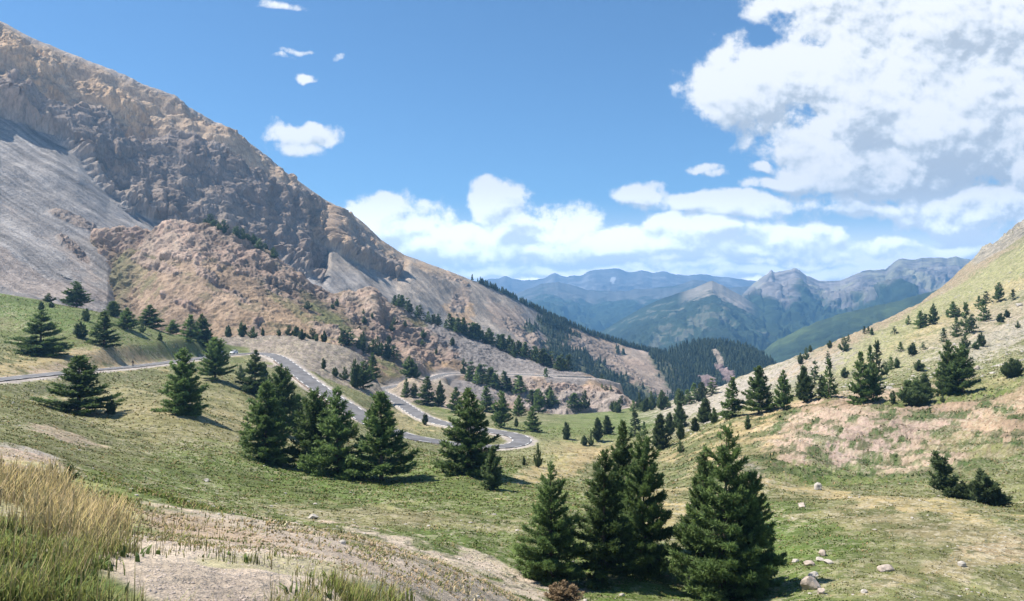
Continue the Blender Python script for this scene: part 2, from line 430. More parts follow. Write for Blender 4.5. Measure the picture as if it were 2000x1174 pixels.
# ---------------------------------------------------------------- the near terrain: bank, meadow, valley floor, right-hand slope
CTRL = [
 # bank below the viewpoint
 (-400,1174,4.2),(0,1174,4.5),(400,1174,5),(600,1174,6),(800,1174,9),(380,1120,5.8),(100,1050,7),(0,1000,8.5),(-400,1000,9),(300,1060,8),(500,1090,8),(700,1110,9.5),
 (0,890,18),(100,915,16),(200,1000,12),(-400,850,22),(400,1035,12),(560,1045,12),(700,1072,13),(800,1108,13),(900,1145,14),(1000,1172,18),
 (1000,1700,4.5),(1400,1800,5),(2000,1700,6),(2400,1700,6),(400,1700,2.4),(-400,1650,2.4),(0,1600,2.6),
 (1200,1420,14),(1600,1330,20),(2000,1330,20),(2400,1330,20),
 # meadow
 (0,850,60),(-400,870,55),(0,790,95),(-300,815,80),(150,810,115),(360,805,125),(420,738,190),(520,903,100),(640,932,92),(750,938,90),(915,925,95),(960,957,86),
 (400,960,62),(300,900,75),(600,1000,58),(200,955,45),(900,1050,54),(1100,1000,66),(1070,1140,47),(1200,1130,49),(1410,1172,46),(1600,1174,40),(2000,1174,42),(2400,1174,40),
 (1000,905,160),(960,893,198),(1045,868,226),(600,850,150),(450,800,160),(700,880,140),(900,895,150),(300,760,160),
 (1100,830,310),(1250,812,380),(1300,792,425),(1400,772,430),(1050,880,200),(1150,850,260),(1130,886,130),(1100,950,98),(1150,915,200),(1250,890,165),(1380,800,310),(1310,860,200),(1260,940,120),
 (1060,815,360),(980,810,330),(930,790,380),(1000,800,420),
 # right-hand hummock and slope
 (1430,812,165),(1480,809,160),(1530,799,155),(1640,782,150),(1690,785,148),(1800,788,140),(1865,770,148),(2000,760,130),(2350,740,120),(1700,850,120),(1550,900,108),(1650,942,99),
 (1900,860,108),(2000,880,98),(1700,967,80),(1600,950,88),(2000,1003,62),(2400,1040,55),(1430,912,104),(1500,935,95),(1850,980,70),(1600,1050,57),(1850,1060,53),(2000,1080,50),(1850,962,85),(1980,985,78),(2300,960,80),
 (1400,980,80),(1350,1060,60),
 (1750,740,200),(1900,700,225),(2000,690,215),(2350,660,200),(1800,645,340),(1950,592,375),(2000,565,385),(2350,430,380),(1240,795,470),(1500,717,410),(1560,697,430),(1650,662,460),(1722,630,490),
 (1830,572,620),(1890,520,700),(2000,450,680),(2350,200,640),(1640,745,250),(1500,755,325),(1430,765,365),(1560,760,220),(1380,745,430),(1440,735,420),
 # beyond the skyline
 (1500,745,490),(1650,705,580),(1722,672,640),(1890,570,900),(2000,520,900),(2350,330,900),(1240,850,560),(1350,830,560),(1100,850,560),(900,850,560),
 (1500,860,900),(1100,960,900),(700,900,900),(1722,760,900),
 # upper left meadow
 (0,573,300),(-400,510,280),(100,592,292),(0,650,220),(-400,640,200),(0,700,165),(90,690,190),(150,600,288),(205,672,215),(250,640,262),(292,633,287),(380,665,292),(300,645,285),(430,672,312),(250,700,212),(340,698,248),
 (0,600,350),(-400,560,350),(150,632,340),(300,675,340),(0,680,460),(-400,650,460),(300,760,460),
 # grey mound behind the bend
 (480,656,372),(560,656,372),(640,672,366),(720,696,366),(800,726,390),(400,662,372),(480,684,337),(560,688,318),(620,720,296),(660,748,282),(710,745,310),(720,762,296),(745,745,335),(700,775,262),(760,790,290),(760,830,240),
 (480,685,420),(560,686,420),(640,705,420),(720,735,425),(520,850,560),(700,850,560),(850,800,330),(900,815,300),(880,775,400),(860,850,230),
]
_ctrl = np.array(CTRL + [(u, v, Y) for (u, v, Y) in ROAD_PTS if Y < 460], float)
def _tps_feat(u, Y): return np.stack([u / 330.0, np.log(Y) * 1.9], -1)
def _phi(d2): return 0.5 * d2 * np.log(d2 + 1e-9)
def tps_fit(u, Y, val, lam=0.01):
    X = _tps_feat(u, Y); n = len(X)
    K = _phi(((X[:, None] - X[None]) ** 2).sum(-1)) + lam * np.eye(n)
    Pm = np.hstack([np.ones((n, 1)), X])
    A = np.zeros((n + 3, n + 3)); A[:n, :n] = K; A[:n, n:] = Pm; A[n:, :n] = Pm.T
    return X, np.linalg.solve(A, np.concatenate([val, np.zeros(3)]))
_q = (587 - _ctrl[:, 1]) / F * _ctrl[:, 2] / (_ctrl[:, 2] + 6)
_TX, _TW = tps_fit(_ctrl[:, 0], _ctrl[:, 2], _q)
def terrain_q(u, Y):
    X = _tps_feat(u.ravel(), Y.ravel()); r = np.empty(len(X)); n = len(_TX)
    for i in range(0, len(X), 20000):
        x = X[i:i+20000]
        d2 = ((x[:, None] - _TX[None]) ** 2).sum(-1)
        r[i:i+20000] = _phi(d2) @ _TW[:n] + _TW[n] + x @ _TW[n+1:]
    return r.reshape(u.shape)

NU_A, NR_A = 1150, 900
ua = np.linspace(-420, 2380, NU_A)
ya = np.exp(np.linspace(math.log(2.2), math.log(900), NR_A))
# smooth field: fit on a coarse grid, then bilinear up
uc = np.linspace(-420, 2380, 180); yc = np.exp(np.linspace(math.log(2.2), math.log(900), 190))
Qc = terrain_q(*np.meshgrid(uc, yc))
def upsample(Qc):
    t = (np.arange(NU_A) / (NU_A - 1)) * (len(uc) - 1); r = (np.arange(NR_A) / (NR_A - 1)) * (len(yc) - 1)
    def cub(Q, t, ax):
        n = Q.shape[ax]; i = np.clip(np.floor(t).astype(int), 0, n - 2); f = t - i
        g = lambda k: np.take(Q, np.clip(i + k, 0, n - 1), ax)
        sh = [1, 1]; sh[ax] = -1; f = f.reshape(sh)
        p0, p1, p2, p3 = g(-1), g(0), g(1), g(2)
        return 0.5 * ((2*p1) + (-p0+p2)*f + (2*p0-5*p1+4*p2-p3)*f*f + (-p0+3*p1-3*p2+p3)*f**3)
    return cub(cub(Qc, r, 0), t, 1)
Q = upsample(Qc)
UA, YA = np.meshgrid(ua, ya)
XA = (UA - 1000) / F * YA
ZA = Q * (YA + 6)
VA0 = 587 - ZA / YA * F
# hummocks: bigger far off, small at the feet
ZA = ZA + fbm2(XA, YA, 22, 4, .5, 1) * 0.55 * sstep(YA, 20, 90) + fbm2(XA, YA, 3.2, 4, .55, 9) * 0.13 * sstep(YA, 6, 40) + fbm2(XA, YA, 0.9, 3, .5, 4) * 0.035
rocky_r = sstep(UA, 1350, 1500) * sstep(YA, 160, 230)
ZA = ZA + fbm2(XA, YA, 9, 4, .6, 21) * 0.9 * rocky_r + fbm2(XA, YA, 60, 3, .5, 5) * 2.2 * sstep(YA, 380, 600) * sstep(UA, 1500, 1800)
skyr = sstep(UA, 1850, 1960) * sstep(YA, 610, 680)
ZA = ZA + np.abs(fbm2(XA, YA, 26, 4, .6, 33)) * 9 * skyr
mound = patch_w(UA, VA0, (640, 700, 230, 42, 16), fbm2(XA, YA, 30, 2)) * (YA > 270)
ZA = ZA + (0.5 - np.abs(fbm2(XA * 1.3, YA * .7, 7, 4, .6, 51))) * 1.1 * mound
hum = sstep(YA, 88, 100) * (1 - sstep(YA, 150, 175)) * sstep(UA, 1400, 1560)
ZA = ZA + (fbm2(XA * 1.6 + YA * .8, YA * .35 - XA * .2, 4.0, 4, .6, 56) * .62 + fbm2(XA, YA, 1.3, 2, .5, 57) * .10) * hum
roadn = np.zeros_like(ZA) + 1e3
sel = (YA > 85) & (YA < 545) & (UA < 1260)
d_, z_, _ = near_road(np.stack([XA[sel], YA[sel]], -1))
roadn[sel] = d_
w_ = 1 - sstep(d_, ROAD_W + 0.9, ROAD_W + 7.0)
tmp = ZA[sel]; ZA[sel] = tmp * (1 - w_) + (z_ - 0.12 - 0.25 * sstep(d_, ROAD_W, ROAD_W + 1.2)) * w_
VA = 587 - ZA / YA * F
PA = np.stack([XA, YA, ZA], -1)

# colours of the meadow
n1 = fbm2(XA, YA, 14, 4, .6, 61); n2 = fbm2(XA, YA, 3.0, 4, .6, 62); n3 = fbm2(np.log(YA) * 60, UA * 0.06, 1.0, 4, .6, 63)
nz = n1 * 0.5 + n2 * 0.5
nq = fbm2(XA, YA, 1.1, 3, .6, 64)
colA = np.empty((*UA.shape, 3), np.float32); colA[:] = PAL['olive']
MEADOW = [  # u, v, ru, rv, angle, class, strength, raggedness
 (250,870,300,70,8,'olive',.7),(550,960,420,60,4,'green',.9),(800,940,330,50,3,'lush',.8),(1020,1010,260,60,6,'green',.9),(950,1110,250,70,12,'lush',.85),
 (1150,1130,300,70,0,'lush',.9),(1600,1130,220,100,0,'lush',.9),(1560,1030,120,50,20,'lush',.8),(1850,1110,240,90,-8,'olive',.9),(1850,1040,240,26,8,'soil',.38,1.5),(1900,1090,150,24,-14,'soil',.42,1.5),
 (1750,985,200,14,6,'straw',.6,1.2),(1560,945,150,13,14,'straw',.65,1.2),(1450,905,60,14,20,'gravel',.6,1.0),
 (1130,882,70,22,8,'straw',.8,.8),(1110,905,110,20,-20,'straw',.75,1.0),(1290,1010,90,22,-8,'straw',.55,1.1),(1270,975,90,16,-10,'straw',.5,1.2),(1340,890,70,12,0,'straw',.6,1.0),
 (1150,840,190,34,-4,'yellow',.4),(1300,810,170,30,-6,'green',.75),(1130,830,140,26,-4,'lush',.7),(1250,835,120,20,-10,'lush',.75),(1400,800,90,25,-10,'yellow',.6),
 (330,830,200,40,8,'straw',.22,1.2),(300,790,160,26,6,'straw',.25,1.3),(60,840,110,24,6,'olive',.8),(130,850,70,12,18,'pink',.7,.9),(50,885,90,20,8,'gravel',.85,1.0),
 (120,700,220,16,-8,'straw',.75,1.2),(300,700,140,20,-3,'straw',.8,1.2),(60,725,110,9,-10,'pink',.75,1.2),(260,690,120,14,0,'soil',.5,1.3),(150,625,220,34,12,'green',.9),(60,605,140,26,14,'lush',.9),(400,665,90,14,14,'green',.9),(60,660,120,16,6,'green',.8),
 (330,715,200,8,-4,'green',.5),
 (480,800,120,40,20,'straw',.15,1.3),(620,790,80,50,40,'olive',.8),(730,745,80,26,25,'yellow',.55,1.2),(840,790,100,10,28,'green',.8),(760,815,60,20,20,'straw',.4,1.2),(900,840,90,12,14,'straw',.45,1.2),(1000,870,60,30,0,'olive',.7),(1060,880,60,24,20,'yellow',.4),
 (600,690,260,40,14,'dgrey',.0),
 # bank
 (560,1062,430,36,7,'bankp',.95,1.1),(850,1130,280,50,14,'bankp',.95,1.1),(300,1030,180,30,8,'soil',.6,1.0),(30,985,60,24,10,'bankp',1.0,.5),(20,895,120,22,8,'pink',.85,.8),(380,1135,150,44,4,'bankp',1.0,.5),(120,1000,160,60,20,'yellow',.7,.8),(150,1110,230,70,0,'lush',.8,.8),(620,1160,120,26,0,'green',.6,.9),(400,1138,210,56,4,'bankp',.95,1.2),(560,1105,110,12,4,'yellow',.5,1.0),
 (760,1010,200,18,4,'soil',.35,1.4),(480,905,140,30,10,'lush',.5,1.0),
]
colA = apply_patches(colA, UA, VA0, MEADOW, nz)
far_s = sstep(YA, 165, 215) * sstep(UA + nz * 60, 1230, 1330)
far_m = far_s[..., None]
RIGHT = [  # the far part of the right-hand slope
 (1700,700,420,90,-16,'beige',.45,1.1),(1800,660,260,50,-20,'olive',.45,1.3),(1620,720,200,30,-16,'gravel',.45,1.2),(1500,745,260,26,-17,'gravel',.85,.7),(1850,720,230,50,-10,'yellow',.6,1.0),(1950,700,150,40,-10,'olive',.55,1.2),(1600,740,120,16,-14,'green',.5,1.0),(1800,740,200,22,-8,'green',.55,1.0),(1850,600,250,45,-29,'yellow',.95,.6),(1780,585,260,18,-31,'soil',.75,.9),(1900,600,170,14,-27,'straw',.6,1.0),
 (1960,660,120,26,-18,'gravel',.6,1.2),(1930,625,140,20,-20,'pink',.4,1.2),(1830,570,200,9,-31,'brown',.7,1.0),
]
cR = apply_patches(colA, UA, VA0, RIGHT, nz)
colA = colA * (1 - far_m) + cR * far_m
crag = (sstep(UA - (1880 + (520 - VA) * 0.2), -8, 20) * sstep((1890 - UA) * -0.66 + 500 - VA + nz * 14, -14, 4))[..., None] * (YA > 560)[..., None]
colA = colA * (1 - crag) + (np.array((.23, .205, .18)) * (0.9 + 0.7 * nz[..., None])) * crag
# gravelly hummock on the right, with cushions of green
g_reg = sstep(YA, 84, 98) * (1 - sstep(YA, 160, 185)) * sstep(UA, 1250, 1330)
HUM = [(1740,850,300,92,-4,'pink',.85,.5),(1940,850,150,80,0,'pink',.75,.7),(1900,800,200,50,-10,'soil',.75,.6),(1950,840,120,50,0,'soil',.7,.9),(1480,850,120,50,-24,'straw',.7,.9),(1640,790,110,14,-6,'soil',.8,.8),(1600,850,90,60,-30,'pink',.9,.6),
 (1720,850,160,40,-20,'violet',.45,1.0),(1640,930,140,22,6,'lush',.85,.8),(1800,950,160,22,4,'green',.7,1.3),(1960,930,110,46,0,'green',.8,1.2),(1930,880,120,26,6,'olive',.7,1.3),(1560,930,60,24,14,'lush',.9,.6),(1850,775,160,14,-8,'green',.95,.6),(1960,745,120,14,-10,'yellow',.6,.8),(1500,905,90,20,30,'olive',.8,1.0)]
cH = apply_patches(colA, UA, VA0, HUM, nz)
for p in [(1585,832,26,8,-32),(1600,852,14,5,-20),(1668,865,18,7,-40),(1700,895,22,13,-10),(1745,893,12,9,-50),(1710,845,16,8,-20),(1738,838,17,8,-5),(1762,858,9,8,0),(1773,862,7,6,30),(1806,862,9,9,-30),(1800,881,8,7,0),(1745,873,7,5,-20),(1738,857,9,5,-10),
          (1668,818,18,5,-20),(1735,812,22,9,-10),(1800,812,40,10,-8),(1870,808,26,8,-14),(1922,790,18,6,-20),(1960,800,26,9,0),(1985,815,20,8,10),(1590,885,16,9,-15),(1610,895,14,8,-20),(1625,872,8,5,0),(1762,910,12,6,-35),(1800,935,16,8,-20),(1775,938,12,9,0),(1830,905,12,7,20),(1850,890,10,9,0),(1880,905,16,7,0),(1985,870,20,12,0),(1940,862,26,9,-6),(1910,845,10,8,0),(1540,810,26,6,-28),(1520,835,26,7,-30),(1640,845,10,4,-40),(1650,905,10,6,-20),(1690,925,26,7,-10),(1745,925,16,6,-10)]:
    w = patch_w(UA, VA0, p, n2 * .6 + nq * .8, 0.75)[..., None] * 0.92
    cH = cH * (1 - w) + np.array(PAL['dkgreen']) * w * 1.25
cush = sstep(fbm2(XA, YA, 5.5, 4, .62, 86) + .35 * sstep(VA0, 800, 930) - .20, .08, .20)[..., None] * .8
cH = cH * (1 - cush) + np.array((.070, .098, .034)) * cush
spk = sstep(nq + .4 * n2, .28, .55)[..., None] * .5
cH = cH * (1 - spk) + np.array((.19, .135, .10)) * spk
colA = colA * (1 - g_reg[..., None]) + cH * g_reg[..., None]
# grey mound behind the bend, scree edge upper left
mc = (np.array(PAL['grey']) * np.array([.80, .72, .66])) * (0.95 + 0.35 * n2[..., None])
wm = sstep(mound * 1.4, .2, .7)[..., None]
colA = colA * (1 - wm) + mc * wm
low = ((YA > 300) & (UA < 1250) & (UA > 700) & (VA0 > 735))[..., None]
colA = np.where(low, apply_patches(colA, UA, VA0, [(930,770,130,40,10,'pink',.7,.8),(900,745,90,14,10,'beige',.9,.6),(1010,800,90,26,10,'olive',.7,1.0)], nz), colA)
ul = ((YA > 296) & (UA < 330))[..., None]
colA = np.where(ul, np.array(PAL['soil'], np.float32) * 1.05, colA)
sh = (1 - sstep(roadn + n2 * 1.2, ROAD_W + 1.0, ROAD_W + 2.6))[..., None]
colA = colA * (1 - sh) + np.array(PAL['gravel']) * sh
lightness = (1 + 0.30 * n2 + 0.18 * n1)[..., None]
colA = np.clip(colA * lightness, 0.01, 0.8)
greenness = np.clip((colA[..., 1] - colA[..., 0]) * 14 + 0.45, 0, 1)
stony = np.clip(0.05 + 0.30 * sstep(n1 + n2 * .6, -.1, .8), 0, 1) * sstep(YA, 20, 40)
stony = stony * (1 + .5 * far_s) + .10 * far_s
fleckA = np.clip(.60 + .45 * n1 + .25 * far_s - .25 * g_reg - .30 * greenness * (1 - far_s), .12, 1) * sstep(YA, 8, 25) * sstep(roadn, ROAD_W + .8, ROAD_W + 2)
mixA = np.stack([np.clip(stony * (1.15 - greenness * .6), 0, 1), greenness, fleckA], -1)

MAT_MEADOW = terrain_mat("meadow_ground", [(0.9, .22, (1, 1, 1)), (4.5, .30, (1, 1, 1)), (0.12, .14, (1, 1, 1))], bump=0.7, bump_dist=0.35, stone=(1.35, (0.46, 0.42, 0.36)), fleck=[(1.2, .52, .62, (.44, .385, .265), .9), (.42, .53, .64, (.38, .33, .205), .6), (.9, .48, .36, (.062, .078, .028), .85), (2.6, .55, .64, (.50, .45, .35), .85)])
meadow = link_mesh("meadow", PA.reshape(-1, 3), grid_faces(NR_A, NU_A), MAT_MEADOW)
set_attr(meadow, "Col", colA.reshape(-1, 3)); set_attr(meadow, "Mix", mixA.reshape(-1, 3))
tag(meadow, kind='structure')

# ---------------------------------------------------------------- lofted mountain sheets: guide curves (u, v, distance), joined front to back
def loft(curves, u, nts, smooth=4):
    rows = []
    for c in curves:
        c = np.array(c, float)
        rows.append(np.stack([u, np.interp(u, c[:, 0], c[:, 1]), np.interp(u, c[:, 0], c[:, 2])], -1))
    R = []
    for i in range(len(rows) - 1):
        t = np.linspace(0, 1, nts[i], endpoint=(i == len(rows) - 2))[:, None, None]
        a = unproj(*np.moveaxis(rows[i], -1, 0)); b = unproj(*np.moveaxis(rows[i+1], -1, 0))
        R.append(a[None] * (1 - t) + b[None] * t)
    P = np.concatenate(R, 0)
    for _ in range(smooth):
        Pm = P.copy(); Pm[1:-1] = (P[:-2] + 2 * P[1:-1] + P[2:]) / 4
        Pm[:, 1:-1] = (Pm[:, :-2] + 2 * Pm[:, 1:-1] + Pm[:, 2:]) / 4
        P = Pm
    return P

def proj(P): return 1000 + P[..., 0] / P[..., 1] * F, 587 - P[..., 2] / P[..., 1] * F

def normals(P):
    du = np.gradient(P, axis=1); dt = np.gradient(P, axis=0)
    n = np.cross(du, dt); n /= np.linalg.norm(n, axis=-1, keepdims=True) + 1e-9
    s = np.sign((n * -P).sum(-1, keepdims=True)); s[s == 0] = 1
    return n * np.where(n[..., 2:3] < 0, -1, 1)

def shelf_curve(lo, dv): return [(u, v + dv, Y) for (u, v, Y) in lo]

# rocky hill in the middle distance
B_CREST = [(60,560,640),(130,500,590),(190,452,545),(250,446,540),(300,447,540),(345,440,540),(400,434,542),(450,452,545),(540,500,545),(600,545,550),(660,572,556),(700,570,560),(730,568,560),(760,600,565),(870,643,570),(1000,690,575),(1100,722,560),(1150,733,548),(1200,757,528),(1250,790,505),(1300,840,505)]
B_MID = [(60,640,600),(130,600,600),(200,560,508),(260,550,487),(330,543,468),(400,540,470),(500,570,470),(600,605,480),(700,640,490),(760,660,500),(870,690,525),(1000,713,540),(1100,728,535),(1150,735,533),(1200,766,510),(1250,797,490),(1300,850,490)]
B_RB = [(60,720,560),(190,640,490),(250,648,452),(310,656,425),(430,668,415),(560,680,412),(700,712,412),(800,738,430),(845,736,470),(868,729,486),(900,727,504),(1000,729,515),(1100,733,522),(1160,736,530),(1200,772,500),(1250,802,480),(1300,860,480)]
B_RF = [(60,740,555),(190,660,440),(300,680,410),(430,690,405),(560,700,402),(700,735,402),(800,760,420),(845,745,455),(868,736,470),(900,732.5,489),(1000,734.5,500),(1100,738.5,507),(1160,741,516),(1200,778,492),(1250,806,470),(1300,865,470)]
B_LOW = [(60,780,540),(300,740,390),(560,760,390),(700,790,390),(868,770,440),(1000,790,455),(1100,802,460),(1160,800,465),(1200,800,465),(1250,815,455),(1300,870,455)]
B_BOT = [(60,860,520),(300,860,370),(560,880,370),(700,880,370),(868,860,400),(1000,870,420),(1160,865,430),(1250,870,430),(1300,900,440)]
B_BACK = [(u, v + 60, Y + 130) for (u, v, Y) in B_CREST]
ub = np.linspace(60, 1290, 900)
PB = loft([B_BOT, B_LOW, B_RF, B_RB, B_MID, B_CREST, B_BACK], ub, [50, 130, 14, 110, 170, 60, 1][:6], 2)
UB, VB = proj(PB)
b1 = fbm3(PB[..., 0], PB[..., 1], PB[..., 2], 40, 4, .55); b2 = fbm3(PB[..., 0], PB[..., 1], PB[..., 2], 9, 4, .6)
nzb = b1 * .6 + b2 * .5
ROCKS_B = [(205,520,14,60,-8),(222,470,30,20,10),(300,520,40,9,20),(440,560,60,10,30),(380,600,50,8,20),(140,434,66,22,24),(145,492,54,18,34),(330,470,120,32,6),(430,480,120,34,26),(520,530,95,32,34),(600,520,50,22,40),(620,560,50,20,40),(720,590,36,30,0),(750,640,100,46,34),(800,660,90,34,34),(850,690,45,26,30),
           (1090,790,70,34,8),(1180,790,50,36,20),(1215,775,40,20,28),(1060,770,40,20,0),(560,560,50,20,30),(250,470,60,16,0),(500,640,16,18,0),(640,650,40,12,20),(690,690,40,16,20)]
rm = np.zeros_like(UB)
for p in ROCKS_B: rm = np.maximum(rm, patch_w(UB, VB, p, nzb, 0.9))
rdg = fbm3(PB[..., 0] * 1.2, PB[..., 1], PB[..., 2] * .8, 34, 6, .56, True); fine = fbm3(PB[..., 0], PB[..., 1], PB[..., 2], 6, 4, .6, True)
dB, zB, _ = near_road(PB.reshape(-1, 3)); dB = dB.reshape(UB.shape)
calm = sstep(dB, ROAD_W + 1, ROAD_W + 14)
disp = (rm * (rdg * 4.0 + b1 * 4.0 + fine * .9 - 1.0) + (1 - rm) * (b1 * (2.0 + 5 * sstep(300 - UB, 0, 60)) + fine * (.8 + sstep(290 - UB, 0, 60)))) * calm
nB = normals(PB)
PB = PB + nB * disp[..., None]
wB = 1 - sstep(dB, ROAD_W + .9, ROAD_W + 5)
zBr = zB.reshape(UB.shape)
PB[..., 2] = PB[..., 2] * (1 - wB) + (zBr - 0.14) * wB
colB = np.empty((*UB.shape, 3), np.float32); colB[:] = PAL['brown']
B_COL = [(400,600,330,80,24,'brown',1.0),(470,620,260,40,26,'ochre',.25,1.2),(600,640,180,36,30,'ochre',.35,1.1),(400,580,260,70,20,'soil',.55,1.2),(340,560,160,50,16,'pink',.3,1.3),(250,520,50,50,30,'olive',.4,1.3),(270,480,90,16,4,'dkgreen',.40,1.4),(225,530,30,70,-10,'dkgreen',.35,1.3),(480,470,140,9,36,'dkgreen',.55,1.0),
 (640,610,180,20,36,'dkgreen',.45,1.2),(680,650,120,14,40,'olive',.7,1.0),(560,590,120,12,40,'olive',.5,1.2),(780,620,160,14,24,'olive',.5,1.0),
 (850,705,50,22,24,'ochre',.85,.7),(840,715,40,12,20,'ochre',.8,.8),(960,690,170,36,16,'scree',1.0,.4),(1060,725,150,26,6,'scree',.95,.4),(1000,765,170,24,4,'scree',1.0,.4),(920,680,80,20,30,'dgrey',.3,1.2),
 (1010,770,30,40,70,'pink',.4,.9),(1060,765,14,40,-14,'ochre',.35,.8),(1160,770,34,16,60,'ochre',.7,.6),(1172,790,16,22,60,'ochre',.7,.6),(1225,770,34,12,30,'ochre',.5,.9),(1195,762,60,9,28,'brown',.7,1.0)]
colB = apply_patches(colB, UB, VB, B_COL, nzb)
rcol = np.array(PAL['rock']) * (1 + .6 * b1[..., None]) ; rc2 = np.array(PAL['redrock'])
mixr = sstep(b2, -.3, .5)[..., None]
rcol = rcol * (1 - .45 * mixr) + rc2 * .45 * mixr
crev = sstep(rdg, .05, -.35)[..., None]  # crevice darkening put into the rock colour, following the relief's recesses
rcol = rcol * (1 - .35 * crev)
colB = colB * (1 - rm[..., None] * .85) + rcol * rm[..., None] * .85
gry = patch_w(UB, VB, (1100,800,110,34,4), nzb, .6)[..., None] * rm[..., None]
colB = colB * (1 - gry * .6) + np.array(PAL['grey']) * gry * .6
veg = sstep(fbm3(PB[..., 0], PB[..., 1], PB[..., 2], 14, 4, .6) + .25 * b1, .22, .5)[..., None] * .35 * (1 - rm[..., None]) * (UB < 850)[..., None]
colB = colB * (1 - veg) + np.array(PAL['dkgreen']) * veg
shb = (1 - sstep(dB + b2, ROAD_W + 2.0, ROAD_W + 6.0))[..., None]
colB = colB * (1 - shb) + np.array(PAL['gravel']) * shb
colB = np.clip(colB * (1 + .28 * b2 + .12 * fine)[..., None], .015, .8)
MAT_HILL = terrain_mat("hill_rock", [(0.35, .22, (1, 1, 1)), (1.6, .28, (1, 1, 1))], bump=0.8, bump_dist=1.2, stone=(0.55, (0.40, 0.35, 0.31)))
rocky_hill = link_mesh("rocky_hill", PB.reshape(-1, 3), grid_faces(*UB.shape), MAT_HILL)
set_attr(rocky_hill, "Col", colB.reshape(-1, 3))
set_attr(rocky_hill, "Mix", np.stack([np.clip(.17 + .3 * b1 + .1 * b2, 0, .5), 0 * b1, 0 * b1], -1).reshape(-1, 3))
tag(rocky_hill, kind='structure')

# the big mountain with its cliffs and scree, falling to a wooded ridge on the right
C_CREST = [(-250,-80,740),(-100,-8,770),(0,45,800),(60,76,815),(120,97,830),(250,150,860),(330,182,880),(400,225,905),(480,275,930),(560,335,960),(640,392,980),(700,428,1000),(745,468,1020),(790,498,1040),(880,531,1080),(960,562,1110),(1060,612,1150),(1150,652,1180),(1210,672,1200),(1300,695,1220),(1400,730,1240)]
C_FOOT = [(-250,70,620),(-100,150,650),(0,222,690),(110,265,705),(150,305,700),(210,375,700),(320,442,715),(440,452,745),(540,505,795),(600,535,820),(632,545,835),(645,478,880),(700,512,900),(775,548,940),(802,512,1010),(880,538,1060),(960,572,1090),(1060,626,1120),(1150,672,1140),(1210,692,1150),(1300,712,1160),(1400,745,1180)]
C_MID = [(-250,330,500),(-100,370,510),(0,410,530),(110,450,540),(210,480,560),(320,480,640),(440,490,680),(540,530,720),(632,560,760),(700,560,800),(775,585,840),(880,610,940),(960,640,960),(1060,690,990),(1150,730,1010),(1210,745,1020),(1300,760,1030),(1400,775,1060)]
C_BOT = [(-250,600,380),(-100,600,385),(0,610,395),(110,630,410),(210,650,430),(320,560,590),(440,560,630),(540,580,670),(632,610,700),(700,640,720),(775,670,740),(880,720,800),(960,760,830),(1060,800,860),(1150,830,880),(1210,840,890),(1300,850,900),(1400,855,930)]
C_BACK = [(u, v + 90, Y + 420) for (u, v, Y) in C_CREST]
uc_ = np.linspace(-230, 1390, 1250)
PC = loft([C_BOT, C_MID, C_FOOT, C_CREST, C_BACK], uc_, [120, 170, 260, 50], 3)
UC, VC = proj(PC)
fv = np.interp(UC, [p[0] for p in C_FOOT], [p[1] for p in C_FOOT])
cv = np.interp(UC, [p[0] for p in C_CREST], [p[1] for p in C_CREST])
x, y, z = PC[..., 0], PC[..., 1], PC[..., 2]
c1 = fbm3(x, y, z, 120, 4, .55); c2 = fbm3(x, y, z, 22, 4, .6)
nzc = c1 * .5 + c2 * .5
is_back = np.zeros(UC.shape[0]); is_back[550:] = 1
cliff = sstep(fv - VC + nzc * 26 + 4, -6, 10) * (1 - sstep(UC, 785, 815))
OUT_C = [(138,430,40,10,24),(175,448,20,8,34),(142,490,34,8,34),(895,588,17,26,20),(850,532,40,10,22),(1270,740,60,40,40),(1180,700,70,34,20),(905,560,6,6,0),(1040,650,30,20,30),(865,470,4,4,0),(1000,640,22,9,40),(1250,705,40,14,24),(1150,670,60,16,20)]
ro = np.zeros_like(UC)
for p in OUT_C: ro = np.maximum(ro, patch_w(UC, VC, p, nzc, .8))
rockm = np.maximum(cliff, ro)
# ribs down the fall line and dipping ledges, broken by noise
def saw(t, k=.72):
    t = t - np.floor(t)
    return np.where(t < k, t / k, (1 - t) / (1 - k))
s_ = x * .93 + y * .37; t_ = -x * .37 + y * .93
wq = z + .62 * x - .1 * y                                     # roughly constant along the dipping beds
gul = fbm3(s_ * 1.0, t_ * .35, z * .28, 75, 5, .48, True)
blk = fbm3(x, y, z, 110, 6, .46, True)
fine = fbm3(x, y, z * 1.3, 12, 4, .6, True)
warp = c1 * 1.1 + c2 * .35
wr = c1 * .5 + c2 * .14
rib = saw(s_ / 62 + wr) * .60 + saw(s_ / 25 + wr * 1.6 + 5.3, .6) * .28 + saw(s_ / 10 + wr * 2 + c2 * .25 + 2.1, .6) * .10
bed = saw(wq / 70 + warp * .6, .8) * .6 + saw(wq / 22 + warp * .7 + 1.7, .75) * .22
ribamt = sstep(c1 + .3 * c2, -.55, .35)
edge = sstep(VC - cv, 0, 26) * (1 - is_back[:, None])
tier = sstep(fbm2(VC - UC * .62 + 40, UC * .22, 92, 3, .5, 78) + .25 * c2, -.28, .22)
for p in [(170,140,190,20,27),(160,196,75,15,26),(335,246,60,12,-32),(60,272,70,13,30),(480,330,70,12,40),(640,500,30,30,50)]:
    tier = tier * (1 - .85 * patch_w(UC, VC, p, nzc, .8))
tier = .22 + .78 * tier
relief = ((rib - .5) * 24 * (.35 + .65 * ribamt) + (bed - .4) * 9 * (1.1 - .7 * ribamt) + gul * 8 + blk * 5) * tier + c1 * 14
tl_u = [-250, 0, 70, 130, 195, 215, 270, 330, 400, 470, 540, 600, 660, 720, 790]
tl_v = [70, 182, 206, 224, 216, 262, 282, 266, 292, 342, 392, 404, 436, 486, 540]
